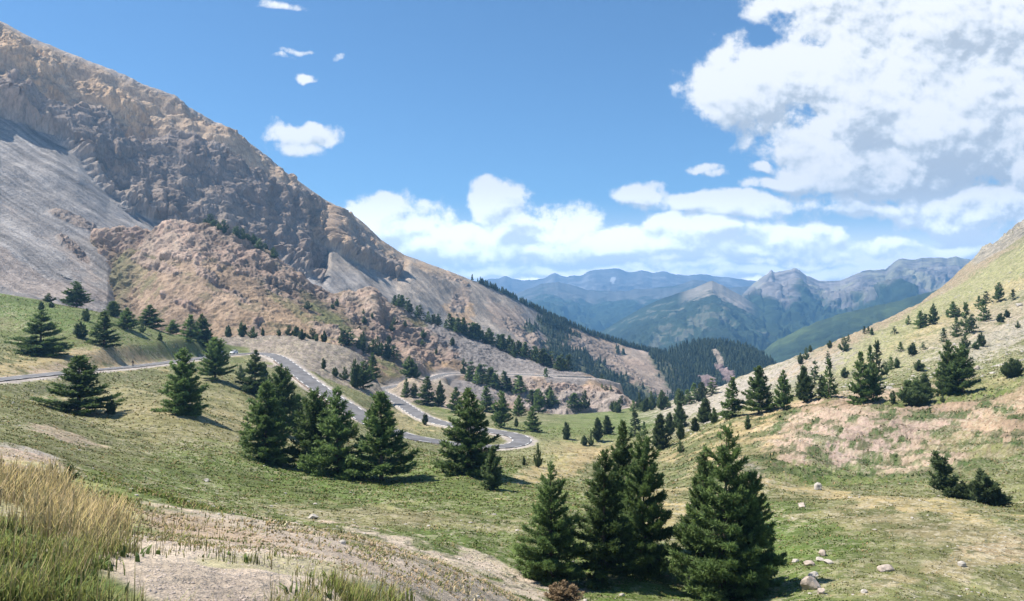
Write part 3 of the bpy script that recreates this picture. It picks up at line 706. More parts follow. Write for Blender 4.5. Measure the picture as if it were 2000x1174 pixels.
dt_ = VC - np.interp(UC, tl_u, tl_v) + nzc * 16 + 5 * c2
low_t = sstep(dt_, -3, 7)
step_ = low_t * (1 - sstep(dt_, 30, 120) * .75)
tl2 = VC - np.interp(UC, [-250, 0, 60, 130, 200, 300, 420, 520, 640], [20, 100, 118, 140, 172, 206, 262, 330, 420]) + nzc * 14
step2 = sstep(tl2, -3, 6) * (1 - sstep(tl2, 18, 60) * .8) * (1 - sstep(UC, 560, 640))
tier = np.maximum(tier, .70 * low_t * (1 - sstep(UC, 640, 720)))
relief = relief * (.45 + .55 * cliff) * (1 - .15 * low_t) + (step_ * 15 + step2 * 9) * cliff
disp = rockm * (relief * (0.2 + .8 * edge) + fine * 2.0 * tier * (.4 + .6 * edge)) + (1 - rockm) * (c1 * 5 * edge + fbm3(s_, t_ * .15, z * .1, 30, 3, .5) * 1.1)
PC = PC + normals(PC) * disp[..., None]
colC = np.empty((*UC.shape, 3), np.float32); colC[:] = PAL['grey']
C_COL = [(60,520,170,60,30,'pink',.35,1.0),(100,430,230,40,32,'dgrey',.25,1.2),(760,545,150,30,34,'beige',.5,.9),(830,560,120,40,40,'beige',.8,.7),(900,580,160,50,30,'beige',.9,.6),(660,500,40,30,30,'beige',.7,.7),(980,620,120,36,26,'beige',.7,.8),(1040,650,90,30,30,'pink',.6,.9),(1150,665,80,24,16,'brown',.6,.8),
 (1150,690,120,30,20,'soil',.7,.9),(1080,710,70,20,30,'pink',.8,.9),(900,610,34,22,30,'ochre',.85,.8),(1180,690,60,50,40,'soil',.8,.9),(1265,735,60,50,40,'pink',.9,.6),(1275,730,40,40,40,'pale',.6,.9),(1140,650,60,14,14,'soil',.9,.7),(30,470,160,30,32,'grey',1,.8)]
colC = apply_patches(colC, UC, VC, C_COL, nzc)
# scree streaks along the fall line
strk = fbm2(VC - UC * .62, UC * .04, 9, 4, .6, 71) * (UC < 330) + fbm2(VC - UC * 1.0 + 30, UC * .05, 14, 4, .6, 72) * (UC >= 330)
strk2 = fbm2(VC - UC * .62, UC * .03, 34, 3, .5, 74)
colC = colC * (1 + (.42 * strk + .26 * strk2) * (1 - rockm))[..., None]
colC = np.maximum(colC, .05)
rc = np.array(PAL['rock'])[None, None] * (1.05 + .35 * c2[..., None] + .25 * (bed[..., None] - .4))
tl = (1 - sstep(tier, .3, .8))[..., None] * .8
rc = rc * (1 - tl) + np.array((.385, .305, .235)) * tl
pk = sstep(fbm3(x, y, z, 95, 3, .5) + .2 * c2, -.1, .5)[..., None] * .55
rc = rc * (1 - pk) + np.array((.37, .265, .20)) * pk
oc = sstep(c1 * .6 + .2 * c2 + 1.1 * patch_w(UC, VC, (150,175,190,50,30), nzc, .8) + .45 * patch_w(UC, VC, (625,440,50,60,50), nzc, .8) + .35 * patch_w(UC, VC, (330,190,170,30,36), nzc, .9), .25, 1.0)[..., None] * .8
rc = rc * (1 - oc) + np.array(PAL['ochre']) * oc
gq = sstep(-c1 * .7 + .3 * c2 + .55 * patch_w(UC, VC, (400,380,130,60,20), nzc, .9) + .6 * patch_w(UC, VC, (170,270,120,40,30), nzc, .9), .1, .8)[..., None]
rc = rc * (1 - gq * .7) + np.array((.200, .172, .152)) * gq * .7
ledge = sstep(fbm2(VC - UC * .55, UC * .1, 34, 4, .6, 77) + .3 * (bed - .4), .2, .55)[..., None] * .5
rc = rc * (1 - ledge) + np.array(PAL['beige']) * 1.1 * ledge
lt_ = low_t[..., None] * (1 - sstep(UC, 560, 700)[..., None] * .6) * (1 - .7 * oc)
rc = rc * (1 - .62 * lt_) + np.array((.180, .146, .122)) * .62 * lt_ * (1 + .4 * c2[..., None])
up_ = (1 - low_t)[..., None] * .62
rc = rc * (1 - up_) + np.array((.43, .305, .19)) * up_ * (1 + .3 * c2[..., None])
lip = (sstep(dt_, -22, -6) * (1 - sstep(dt_, -3, 3)))[..., None] * .55
rc = rc * (1 - lip) + np.array((.42, .33, .24)) * lip
colC = colC * (1 - rockm[..., None]) + rc * rockm[..., None]
rim = sstep(12 - (VC - cv) + nzc * 6, 0, 8)[..., None] * (UC < 700)[..., None] * .6
colC = colC * (1 - rim) + np.array(PAL['gravel']) * 1.05 * rim
wood = (sstep(UC, 900, 960) * is_back[:, None])[..., None]
colC = colC * (1 - wood) + np.array(PAL['forest']) * wood
wd = np.maximum(patch_w(UC, VC, (1080,640,50,26,35), nzc, .8), np.maximum(patch_w(UC, VC, (1120,690,70,20,30), nzc, .9), np.maximum(patch_w(UC, VC, (1200,760,90,26,30), nzc, .8), np.maximum(patch_w(UC, VC, (1350,740,80,44,36), nzc, .5), patch_w(UC, VC, (1040,640,20,14,0), nzc, .8)))))[..., None] * .85
colC = colC * (1 - wd) + np.array(PAL['forest']) * 1.4 * wd
colC = np.clip(colC * (1 + .16 * c2 + .1 * fine * rockm)[..., None], .012, .8)
MAT_MTN = terrain_mat("mountain_rock", [(0.12, .18, (1, 1, .3)), (0.55, .30, (1, 1, .3))], bump=1.0, bump_dist=2.5)
mountain = link_mesh("mountain", PC.reshape(-1, 3), grid_faces(*UC.shape), MAT_MTN)
set_attr(mountain, "Col", colC.reshape(-1, 3))
tag(mountain, kind='structure')

# wooded knoll at the mouth of the valley
D_CREST = [(1180,720,1330),(1250,700,1320),(1300,688,1300),(1340,673,1290),(1380,668,1280),(1420,670,1270),(1460,680,1260),(1500,701,1250),(1550,735,1240),(1620,790,1240)]
D_LOW = [(1180,830,1000),(1300,830,1000),(1420,800,1000),(1500,790,1010),(1620,860,1040)]
D_BOT = [(u, v + 120, Y - 80) for (u, v, Y) in D_LOW]
D_BACK = [(u, v + 110, Y + 350) for (u, v, Y) in D_CREST]
ud = np.linspace(1190, 1610, 300)
PD = loft([D_BOT, D_LOW, D_CREST, D_BACK], ud, [40, 200, 50], 2)
UD, VD = proj(PD)
d1 = fbm3(PD[..., 0], PD[..., 1], PD[..., 2], 70, 4, .55); d2 = fbm3(PD[..., 0], PD[..., 1], PD[..., 2], 16, 4, .6); nzd = d1 * .5 + d2 * .5
SCAR = [(1405,705,9,26,-30),(1414,732,12,26,-42),(1420,730,20,13,40),(1380,754,34,10,20),(1300,745,10,34,-40),(1320,715,3,14,-40),(1345,735,3,12,-40)]
scar = np.zeros_like(UD)
for p in SCAR: scar = np.maximum(scar, patch_w(UD, VD, p, nzd, .6))
PD = PD + normals(PD) * (d1 * 9 * sstep(VD, 690, 720) + fbm3(PD[..., 0], PD[..., 1], PD[..., 2], 20, 4, .6, True) * 4 * scar)[..., None]
colD = np.array(PAL['forest']) * (1 + .3 * d2[..., None]) + 0 * UD[..., None]
sc_col = np.where((VD > 712)[..., None], np.array(PAL['violet']) * .75, np.array(PAL['beige']) * .8) * (1 + .4 * d2[..., None])
colD = colD * (1 - scar[..., None]) + sc_col * scar[..., None]
knoll = link_mesh("wooded_knoll", PD.reshape(-1, 3), grid_faces(*UD.shape), MAT_MTN)
set_attr(knoll, "Col", np.clip(colD, .01, .8).reshape(-1, 3))
tag(knoll, kind='structure')

# ---------------------------------------------------------------- far ranges
def far_range(name, crest, Yc, Yb, vb, nu, nt, amp, seed, paint, jagged=2.0, back=1.25):
    cr = np.array([(u, v, Yc) for (u, v) in crest], float)
    u = np.linspace(cr[0, 0], cr[-1, 0], nu)
    jag = fbm2(u * 1.0, u * 0 + seed * 7.3, 34, 4, .6, seed) * jagged
    cr = np.stack([u, np.interp(u, cr[:, 0], cr[:, 1]) + jag, np.full(nu, Yc)], -1)
    low = [(u[0], vb, Yb), (u[-1], vb, Yb)]
    bot = [(u[0], vb + 160, Yb * .9), (u[-1], vb + 160, Yb * .9)]
    bk = [(a, b + 60, c * (1.06 if Yc > 9000 else 1.25)) for a, b, c in cr]
    P = loft([bot, low, [tuple(r) for r in cr], bk], u, [8, nt, 20], 1)
    U, V = proj(P)
    cvv = np.interp(U, cr[:, 0], cr[:, 1])
    k = Yc / 5500.0
    e = sstep(V - cvv, 2, 110)
    wl = 900 * k
    sp = fbm3(P[..., 0] + seed * 999, P[..., 1] * .45, P[..., 2] * .3, wl, 6, .5, True)
    f = fbm3(P[..., 0] + seed * 99, P[..., 1], P[..., 2], wl * .22, 5, .55, True)
    P = P + normals(P) * ((sp * amp * .6 * e + f * amp * .15 * (.05 + .95 * sstep(V - cvv, 2, 50))) * k)[..., None]
    col = paint(P, U, V, cvv, fbm3(P[..., 0], P[..., 1], P[..., 2], wl * .5, 4, .55), fbm3(P[..., 0], P[..., 1], P[..., 2], wl * .12, 4, .6), sp)
    o = link_mesh(name, P.reshape(-1, 3), grid_faces(*U.shape), MAT_FAR)
    set_attr(o, "Col", np.clip(col, .01, .8).reshape(-1, 3))
    return tag(o, kind='structure')
MAT_FAR = terrain_mat("far_mountain", [(0.012, .2, (1, 1, 1)), (0.05, .2, (1, 1, 1))], bump=0.6, bump_dist=12.0)

def mixc(a, b, w): return np.array(PAL[a]) * (1 - w[..., None]) + np.array(PAL[b]) * w[..., None]
def p_peak(P, U, V, cv, n, f, sp):       # bare above, wooded below a ragged line
    line = np.interp(U, [1400, 1450, 1490, 1520, 1560, 1610, 1660, 1740, 1850, 1950, 2100], [604, 600, 574, 588, 574, 604, 618, 618, 600, 590, 590])
    w = sstep(V - line + n * 34 + f * 14 - sp * 10, -6, 12)
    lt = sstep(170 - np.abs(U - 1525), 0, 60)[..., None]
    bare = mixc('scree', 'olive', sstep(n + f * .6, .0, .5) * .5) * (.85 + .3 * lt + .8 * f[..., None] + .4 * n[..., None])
    return bare * (1 - w[..., None]) + np.array(PAL['forest']) * 1.1 * (1 + .4 * f[..., None]) * w[..., None]
def p_green(P, U, V, cv, n, f, sp):
    top = sstep(38 - (V - cv) + n * 26 + f * 14, 0, 16) * sstep(80 - np.abs(U - 1400), 0, 30)
    base = np.array((.032, .050, .026)) * (1 + .5 * n[..., None] + .3 * f[..., None])
    w = np.clip(top * .6 + sstep(f + n, .5, .8) * .25, 0, 1)[..., None]
    return base * (1 - w) + np.array(PAL['beige']) * w
def p_wood(P, U, V, cv, n, f, sp):
    base = np.array(PAL['forest']) * (1.1 + .5 * f[..., None])
    lg = (sstep(10 - (V - cv) * .6 + n * 16, 0, 10) * .5 + sstep(n + f, .45, .9) * .5)[..., None]
    ly = patch_w(U, V, (1540,655,70,8,-28), n, .8)[..., None] * .3
    base = base * (1 - lg * .35) + np.array(PAL['green']) * .8 * lg * .35
    return base * (1 - ly) + np.array(PAL['green']) * 1.2 * ly
def p_blue(P, U, V, cv, n, f, sp):
    w = sstep(40 - (V - cv) + n * 40 + f * 18, 0, 30) * .7
    return np.array(PAL['forest']) * 1.2 * (1 - w[..., None]) + (np.array(PAL['grey']) * .55 * (1 + .5 * f[..., None])) * w[..., None]
def p_snow(P, U, V, cv, n, f, sp):
    s = patch_w(U, V, (1197, 548, 5, 6, 0), f, .8)[..., None] * .8 + (sstep(n + f, .55, .8) * .25)[..., None]
    return (np.array(PAL['grey']) * .6 * (1 + .5 * f[..., None])) * (1 - s) + .6 * s

far_range("distant_range", [(840,566),(880,556),(920,546),(945,547),(975,543),(985,538),(1002,546),(1040,549),(1062,541),(1083,533),(1110,540),(1135,536),(1150,528),(1165,525),(1200,524),(1215,527),(1230,530),(1250,526),(1275,532),(1292,529),(1305,533),(1325,536),(1355,536),(1400,540),(1450,545),(1480,548),(1540,546),(1700,560)],
          9600, 6900, 640, 420, 130, 230, 1, p_snow, 3.0)
far_range("blue_range", [(860,600),(900,575),(950,562),(1000,577),(1030,566),(1058,553),(1090,549),(1112,553),(1150,567),(1200,569),(1240,563),(1280,562),(1310,560),(1335,553),(1352,546),(1378,549),(1400,556),(1430,562),(1480,556),(1540,560),(1700,580)],
          6600, 4400, 680, 420, 150, 260, 2, p_blue, 2.5)
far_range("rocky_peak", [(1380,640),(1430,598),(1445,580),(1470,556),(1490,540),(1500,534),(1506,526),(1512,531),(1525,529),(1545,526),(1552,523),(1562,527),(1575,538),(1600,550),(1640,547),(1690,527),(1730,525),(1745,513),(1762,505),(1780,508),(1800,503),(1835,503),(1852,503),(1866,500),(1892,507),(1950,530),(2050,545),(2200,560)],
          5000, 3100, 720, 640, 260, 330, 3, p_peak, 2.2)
far_range("green_mountain", [(1100,700),(1150,662),(1200,632),(1250,603),(1300,580),(1345,566),(1368,557),(1385,550),(1392,548),(1402,553),(1420,562),(1445,576),(1480,596),(1520,622),(1600,690),(1660,740)],
          3900, 2600, 740, 460, 220, 200, 4, p_green, 1.5)
far_range("wooded_ridge", [(1380,740),(1430,718),(1480,692),(1520,664),(1560,643),(1600,627),(1640,613),(1700,599),(1760,586),(1800,574),(1840,562),(1900,548),(2000,530),(2150,510)],
          2500, 1750, 790, 440, 220, 120, 5, p_wood)
far_range("valley_spur", [(1060,640),(1120,640),(1160,645),(1200,655),(1260,678),(1330,705),(1420,740)], 2900, 2000, 790, 260, 120, 90, 6, p_green)

gnd = link_mesh("ground", np.array([(-12000, -600, -420), (12000, -600, -420), (12000, 10500, -420), (-12000, 10500, -420)], float), np.array([[0, 1, 2, 3]]), simple_mat("valley_ground", (0.05, 0.07, 0.03), 0.9, .1, .3, .002))
tag(gnd, kind='structure')

# ---------------------------------------------------------------- standing points: photo pixel -> first terrain hit along that ray
_envA = np.minimum.accumulate(VA, axis=0)
def on_meadow(u, v, ymin=0):
    j = int(np.clip(np.searchsorted(ua, u), 1, NU_A - 1)); c = _envA[:, j]
    ok = np.nonzero((c <= v) & (ya > ymin))[0]
    i = ok[0] if len(ok) else int(c.argmin())
    p = PA[i, j]
    return Vector((float((u - 1000) / F * p[1]), float(p[1]), float(p[2])))
def _sheet(P):
    U, V = proj(P)
    return P, U, V
_sheets = {'hill': _sheet(PB[:-30]), 'mountain': _sheet(PC[:560]), 'knoll': _sheet(PD[:245])}
def on_sheet(name, u, v):
    P, U, V = _sheets[name]
    k = ((U - u) ** 2 + (V - v) ** 2).argmin()
    return Vector([float(a) for a in P.reshape(-1, 3)[k]])
def ground_at(x, yy):
    """meadow height under a world point"""
    u = x / yy * F + 1000
    fj = (u - ua[0]) / (ua[1] - ua[0]); fi = (np.log(yy) - np.log(ya[0])) / (np.log(ya[1]) - np.log(ya[0]))
    j = np.clip(np.floor(fj).astype(int), 0, NU_A - 2); i = np.clip(np.floor(fi).astype(int), 0, NR_A - 2)
    a, b = np.clip(fi - i, 0, 1), np.clip(fj - j, 0, 1)
    return (ZA[i, j] * (1 - b) + ZA[i, j+1] * b) * (1 - a) + (ZA[i+1, j] * (1 - b) + ZA[i+1, j+1] * b) * a, i, j

# ---------------------------------------------------------------- road, edge lines, low walls
MAT_ASPH = simple_mat("asphalt", (0.150, 0.145, 0.146), .85, .25, .28, .35)
MAT_PAINT = simple_mat("road_paint", (0.74, 0.73, 0.70), .7, .3, .12, 1.5)
MAT_STONE = simple_mat("dry_stone", (0.25, 0.20, 0.17), .95, .1, .4, 1.3)
MAT_PALE = simple_mat("pale_wall_stone", (0.50, 0.46, 0.41), .95, .1, .2, .8)
_t = np.gradient(ROAD, axis=0); _t[:, 2] = 0; _t /= np.linalg.norm(_t, axis=1, keepdims=True)
NRM = np.stack([_t[:, 1], -_t[:, 0], 0 * _t[:, 0]], -1)       # to the right of travel
for _ in range(3): NRM[1:-1] = (NRM[:-2] + NRM[1:-1] + NRM[2:]) / 3
NRM /= np.linalg.norm(NRM, axis=1, keepdims=True)
_len = np.concatenate([[0], np.cumsum(np.linalg.norm(np.diff(ROAD, axis=0), axis=1))])
def strip(i0, i1, offs, dz):
    return np.stack([ROAD[i0:i1] + NRM[i0:i1] * o + np.array([0, 0, z]) for o, z in zip(offs, dz)], 1)
R_ = strip(0, len(ROAD), (-ROAD_W, -ROAD_W * .5, 0, ROAD_W * .5, ROAD_W), (.02, .05, .06, .05, .02))
road = link_mesh("road", R_.reshape(-1, 3), grid_faces(len(ROAD), 5), MAT_ASPH)
tag(road, kind='structure')
mv, mf = [], []
def add_strip(i0, i1, off, w):
    n0 = sum(len(a) for a in mv)
    q = strip(i0, i1, (off - w, off + w), (.045, .045))
    mv.append(q.reshape(-1, 3)); mf.append(grid_faces(i1 - i0, 2) + n0)
pos = 4.0
while pos < _len[-1] - 60:
    i0, i1 = np.searchsorted(_len, (pos, pos + 3.0))
    if i1 - i0 >= 2:
        for sd in (-1, 1): add_strip(i0, min(i1 + 1, len(ROAD)), sd * (ROAD_W - .22), .13)
    pos += 6.2 if pos > 20 else 4.5
mk = link_mesh("edge_marking", np.vstack(mv), np.vstack(mf), MAT_PAINT, parent=road)
def side_wall(name, i0, i1, off, top, bottom, mat, label, thick=.35):
    q = strip(i0, i1, (off, off, off + thick, off + thick), (bottom, top, top, bottom))
    jit = rng.normal(0, .035, q.shape); q = q + jit
    f = grid_faces(i1 - i0, 4)
    n = (i1 - i0 - 1) * 4
    caps = np.array([[0, 1, 2, 3], [n, n + 1, n + 2, n + 3]])
    o = link_mesh(name, q.reshape(-1, 3), np.vstack([f, caps]), mat, smooth=False)
    return tag(o, label, 'wall')
def idx_near(u, Y):
    U = 1000 + ROAD[:, 0] / ROAD[:, 1] * F
    return int((((U - u) / 20) ** 2 + ((ROAD[:, 1] - Y) / 6) ** 2).argmin())
i_a, i_b = idx_near(552, 298), idx_near(700, 226)
side_wall("retaining_wall", i_a, i_b, ROAD_W + .25, .12, -1.5, MAT_STONE, "dark low stone retaining wall holding the outer edge of the upper road stretch")
i_a, i_b = idx_near(905, 261), idx_near(785, 326)
side_wall("retaining_wall", i_a, i_b, -ROAD_W - .6, .10, -1.3, MAT_PALE, "pale low stone retaining wall along the lower road stretch leaving the hairpin")
i_a, i_b = idx_near(1085, 513), idx_near(1150, 522)
side_wall("parapet_wall", i_a, i_b, ROAD_W + .8, .8, -.8, MAT_PALE, "small whitish parapet wall where the far road rounds the grey scree ridge", .5)

# ---------------------------------------------------------------- conifers
def foliage_mat(name, lo, hi, trans=0.3, puff=.5):
    """needles: leaf tint from 'Col', lit as part of a rounded crown (normal leans outward from the stem)"""
    m, nt, b = new_mat(name)
    N, L = nt.nodes.new, nt.links.new
    at = N('ShaderNodeAttribute'); at.attribute_name = 'Col'
    oi = N('ShaderNodeObjectInfo')
    mr = N('ShaderNodeMapRange'); L(oi.outputs['Random'], mr.inputs['Value']); mr.inputs['To Min'].default_value = .72; mr.inputs['To Max'].default_value = 1.4
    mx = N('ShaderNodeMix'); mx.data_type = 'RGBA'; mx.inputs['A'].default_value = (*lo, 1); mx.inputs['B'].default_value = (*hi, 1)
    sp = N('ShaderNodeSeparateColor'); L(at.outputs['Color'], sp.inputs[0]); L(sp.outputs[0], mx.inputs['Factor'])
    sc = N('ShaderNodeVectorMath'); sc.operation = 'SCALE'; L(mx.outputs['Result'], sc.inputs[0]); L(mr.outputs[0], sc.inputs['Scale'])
    L(sc.outputs[0], b.inputs['Base Color']); b.inputs['Roughness'].default_value = .6; b.inputs['Specular IOR Level'].default_value = .2
    tr = N('ShaderNodeBsdfTranslucent'); L(sc.outputs[0], tr.inputs['Color'])
    ms = N('ShaderNodeMixShader'); ms.inputs[0].default_value = trans
    out = [n for n in nt.nodes if n.type == 'OUTPUT_MATERIAL'][0]
    L(b.outputs[0], ms.inputs[1]); L(tr.outputs[0], ms.inputs[2]); L(ms.outputs[0], out.inputs[0])
    if puff:
        tc = N('ShaderNodeTexCoord'); sx = N('ShaderNodeSeparateXYZ'); L(tc.outputs['Object'], sx.inputs[0])
        cb = N('ShaderNodeCombineXYZ'); L(sx.outputs[0], cb.inputs[0]); L(sx.outputs[1], cb.inputs[1]); cb.inputs[2].default_value = 1.3
        nv = N('ShaderNodeVectorMath'); nv.operation = 'NORMALIZE'; L(cb.outputs[0], nv.inputs[0])
        vt = N('ShaderNodeVectorTransform'); vt.vector_type = 'NORMAL'; vt.convert_from = 'OBJECT'; vt.convert_to = 'WORLD'; L(nv.outputs[0], vt.inputs[0])
        ge = N('ShaderNodeNewGeometry')
        mv_ = N('ShaderNodeMix'); mv_.data_type = 'VECTOR'; mv_.inputs['Factor'].default_value = puff
        L(ge.outputs['Normal'], mv_.inputs['A']); L(vt.outputs[0], mv_.inputs['B'])
        nn = N('ShaderNodeVectorMath'); nn.operation = 'NORMALIZE'; L(mv_.outputs['Result'], nn.inputs[0])
        L(nn.outputs[0], b.inputs['Normal'])
    return m
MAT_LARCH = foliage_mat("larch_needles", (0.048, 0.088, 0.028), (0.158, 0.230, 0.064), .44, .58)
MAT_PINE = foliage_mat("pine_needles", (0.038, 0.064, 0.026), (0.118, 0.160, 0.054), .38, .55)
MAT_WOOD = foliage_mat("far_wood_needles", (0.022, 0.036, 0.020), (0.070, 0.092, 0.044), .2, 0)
MAT_BARK = simple_mat("bark", (0.115, 0.085, 0.065), .95, .1, .35, 6)

def tube(p0, p1, r0, r1, sides):
    d = p1 - p0; L_ = np.linalg.norm(d); d = d / (L_ + 1e-9)
    a = np.array([0, 0, 1.0]) if abs(d[2]) < .9 else np.array([1.0, 0, 0])
    x = np.cross(d, a); x /= np.linalg.norm(x); yv = np.cross(d, x)
    t = np.linspace(0, 2 * math.pi, sides, endpoint=False)
    ring = np.cos(t)[:, None] * x + np.sin(t)[:, None] * yv
    v = np.vstack([p0 + ring * r0, p1 + ring * r1])
    i = np.arange(sides); j = (i + 1) % sides
    return v, np.stack([i, j, j + sides, i + sides], -1)

def make_conifer(H, R, levels, per, tuft, ntri, seed, width=.22, lean=(0, 0), base=0.04, profile=.8, up=(-8, 48), limbs=True, leaders=1, droop=0.0, gap=.12, needle_w=.22):
    """returns (trunk v, f), (crown v, f, col): branches in whorls round a leader; needle sprays along every branch"""
    r = np.random.default_rng(seed)
    tv, tf, n0 = [], [], 0
    cs, ds, ls = [], [], []
    def add(v, f):
        nonlocal n0
        tv.append(v); tf.append(f + n0); n0 += len(v)
    for ld in range(leaders):
        if leaders == 1: off, h, rr = np.zeros(2), H, R
        else:
            a = 2 * math.pi * ld / leaders + r.uniform(-.4, .4)
            off = np.array([math.cos(a), math.sin(a)]) * R * (0 if ld == 0 else r.uniform(.25, .6)); h = H * (1 if ld == 0 else r.uniform(.55, .95)); rr = R * r.uniform(.5, .7)
        ln = np.array(lean) + r.normal(0, .015, 2)
        def axis(t): return np.array([off[0] * min(1, t * 3 + .3) + ln[0] * h * t * (1.2 - .3 * t), off[1] * min(1, t * 3 + .3) + ln[1] * h * t * (1.2 - .3 * t), h * t])
        tr = 0.017 * h + .02
        pr = axis(0) - np.array([0, 0, .35]); 
        for t in np.linspace(.12, 1, 8):
            q = axis(t); ra = tr * (1 - .93 * max(0, t - .125)); rb = tr * (1 - .93 * t)
            add(*tube(pr, q, ra, rb, 7)); pr = q
        for li in range(levels):
            t0 = base + (1 - base - .02) * (li / (levels - 1)) ** .95
            if r.random() < gap * .5: continue
            k = max(2, int(round(per * (1 - .45 * t0) + r.uniform(-1, 1))))
            a0 = r.uniform(0, 6.28)
            lvl = r.uniform(.80, 1.14)
            for b in range(k):
                if r.random() < gap: continue
                t = np.clip(t0 + r.normal(0, .5 / levels), base * .6, .985)
                az = a0 + 6.283 * b / k + r.normal(0, .25)
                prof = (1 - t) ** profile * (1 if t > .12 else .82 + 1.5 * t)
                L_ = rr * prof * lvl * r.uniform(.72, 1.15) + .03 * h * (1 - t) + .012 * h
                e0 = math.radians(up[0] + (up[1] - up[0]) * t + r.normal(0, 7))
                o = axis(t)
                m_ = max(3, int(L_ / (tuft * .42)))
                sgs = np.linspace(0.10, 1, m_)
                e = e0 - droop * sgs + math.radians(22) * sgs ** 2
                step = np.diff(np.concatenate([[0], sgs])) * L_
                hr = np.cumsum(np.cos(e) * step); vz = np.cumsum(np.sin(e) * step)
                rad = np.array([math.cos(az), math.sin(az), 0]); tan = np.array([-math.sin(az), math.cos(az), 0])
                pts = o + rad * hr[:, None] + np.array([0, 0, 1.0]) * vz[:, None]
                if limbs:
                    mid = pts[m_ // 2]; br = .012 * L_ + .006
                    add(*tube(o, mid, br * 1.6, br, 3)); add(*tube(mid, pts[-1], br, .004, 3))
                dirs = np.gradient(pts, axis=0); dirs /= np.linalg.norm(dirs, axis=1, keepdims=True) + 1e-9
                wid = width * L_ * np.clip(1.15 - sgs, .12, 1) * np.clip(sgs * 2.6, 0, 1)
                nl = 2 + int(width * L_ / (tuft * .55))
                for q in range(nl):
                    lat = r.uniform(-1, 1, m_) if q else np.zeros(m_)
                    c = pts + tan * (lat * wid)[:, None] + np.array([0, 0, 1.0]) * (r.normal(-.02, .05, m_) * L_ * .5 - np.abs(lat) * wid * .12)[:, None] + dirs * r.normal(0, tuft * .25, m_)[:, None]
                    d = dirs * .7 + tan * (lat * .9)[:, None] + np.array([0, 0, .28])
                    keep = (sgs > .16) | (r.random(m_) < .3)
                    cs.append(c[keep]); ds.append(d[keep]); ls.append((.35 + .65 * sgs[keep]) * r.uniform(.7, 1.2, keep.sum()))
        # leader tip
        top = axis(1.0)
        cs.append(np.array([axis(.93), axis(.97), top])); ds.append(np.array([[0, 0, 1.0]] * 3)); ls.append(np.array([.8, .8, .9]))
    c = np.vstack(cs); d = np.vstack(ds); s_ = np.concatenate(ls); n = len(c)
    c = np.repeat(c, ntri, 0); d = np.repeat(d, ntri, 0); s_ = np.repeat(s_, ntri); N = n * ntri
    d = d / np.linalg.norm(d, axis=1, keepdims=True) + r.normal(0, .55, (N, 3)); d /= np.linalg.norm(d, axis=1, keepdims=True)
    sd = np.cross(d, r.normal(0, 1, (N, 3))); sd /= np.linalg.norm(sd, axis=1, keepdims=True) + 1e-9
    ln_ = tuft * r.uniform(.7, 1.3, N)[:, None]; w = tuft * needle_w * r.uniform(.7, 1.3, N)[:, None]
    c = c + r.normal(0, tuft * .12, (N, 3))
    v = np.stack([c - sd * w * .5, c + d * ln_ * .45 + sd * w * 0.65, c + d * ln_, c + d * ln_ * .40 - sd * w * .65], 1).reshape(-1, 3)
    f = np.arange(N * 4).reshape(-1, 4)
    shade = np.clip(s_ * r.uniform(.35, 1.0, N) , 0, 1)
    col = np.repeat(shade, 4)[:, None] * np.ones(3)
    return (np.vstack(tv), np.vstack(tf)), (v, f, col)

def tree_proto(kind, name, mat, **kw):
    (tv, tf), (cv_, cf, cc) = make_conifer(**kw)
    root = bpy.data.objects.new(name, None); C.objects.link(root); root.empty_display_size = .5
    t = link_mesh("trunk", tv, tf, MAT_BARK, parent=root)
    c = link_mesh("crown", cv_, cf, mat, parent=root, smooth=False)
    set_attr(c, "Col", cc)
    return dict(root=root, H=kw['H'], R=kw['R'], used=False, name=name)

def single_proto(name, mat, **kw):
    kw['limbs'] = False
    (tv, tf), (cv_, cf, cc) = make_conifer(**kw)
    v = np.vstack([tv, cv_]); f = np.vstack([tf, cf + len(tv)])
    o = link_mesh(name, v, f, mats=[MAT_BARK, mat], mat_idx=np.concatenate([np.zeros(len(tf)), np.ones(len(cf))]), smooth=False)
    set_attr(o, "Col", np.vstack([np.full((len(tv), 3), .3), cc]))
    return dict(root=o, H=kw['H'], R=kw['R'], used=False, name=name)

P = {}
for k in range(4): P['hero%d' % k] = tree_proto('hero', "larch_tree", MAT_LARCH, H=9.0, R=(2.5, 2.2, 2.8, 2.1)[k], levels=26, per=7, tuft=.27, ntri=5, seed=100 + k, width=.27, profile=(.6, .75, .55, .7)[k], gap=.12, needle_w=.20, base=(.03, .10, .04, .08)[k], up=((-12, 48), (-2, 55), (-16, 42), (4, 52))[k])
for k in range(4): P['big%d' % k] = tree_proto('big', "larch_tree", MAT_LARCH, H=9.0, R=(2.9, 2.6, 3.1, 2.4)[k], levels=22, per=7, tuft=.38, ntri=3, seed=200 + k, width=.28, profile=(.7, .5, .9, .6)[k], gap=(.04, .10, .05, .12)[k], needle_w=.27, base=(.03, .12, .04, .10)[k], up=((-10, 48), (0, 50), (-16, 40), (6, 56))[k])
for k in range(4): P['mid%d' % k] = tree_proto('mid', "larch_tree", MAT_LARCH, H=8.0, R=(2.0, 2.3, 1.8, 2.2)[k], levels=16, per=6, tuft=.48, ntri=3, seed=300 + k, width=.30, profile=(.8, .55, .95, .6)[k], gap=(.04, .10, .06, .12)[k], needle_w=.32, base=(.03, .13, .04, .10)[k], up=((-8, 48), (2, 52), (-14, 42), (8, 56))[k])
for k in range(3): P['pine%d' % k] = tree_proto('pine', "mountain_pine", MAT_PINE, H=7.0, R=(2.2, 2.0, 2.4)[k], levels=14, per=6, tuft=.50, ntri=4, seed=400 + k, width=.34, profile=.45, up=(25, 62), gap=.10, needle_w=.26)
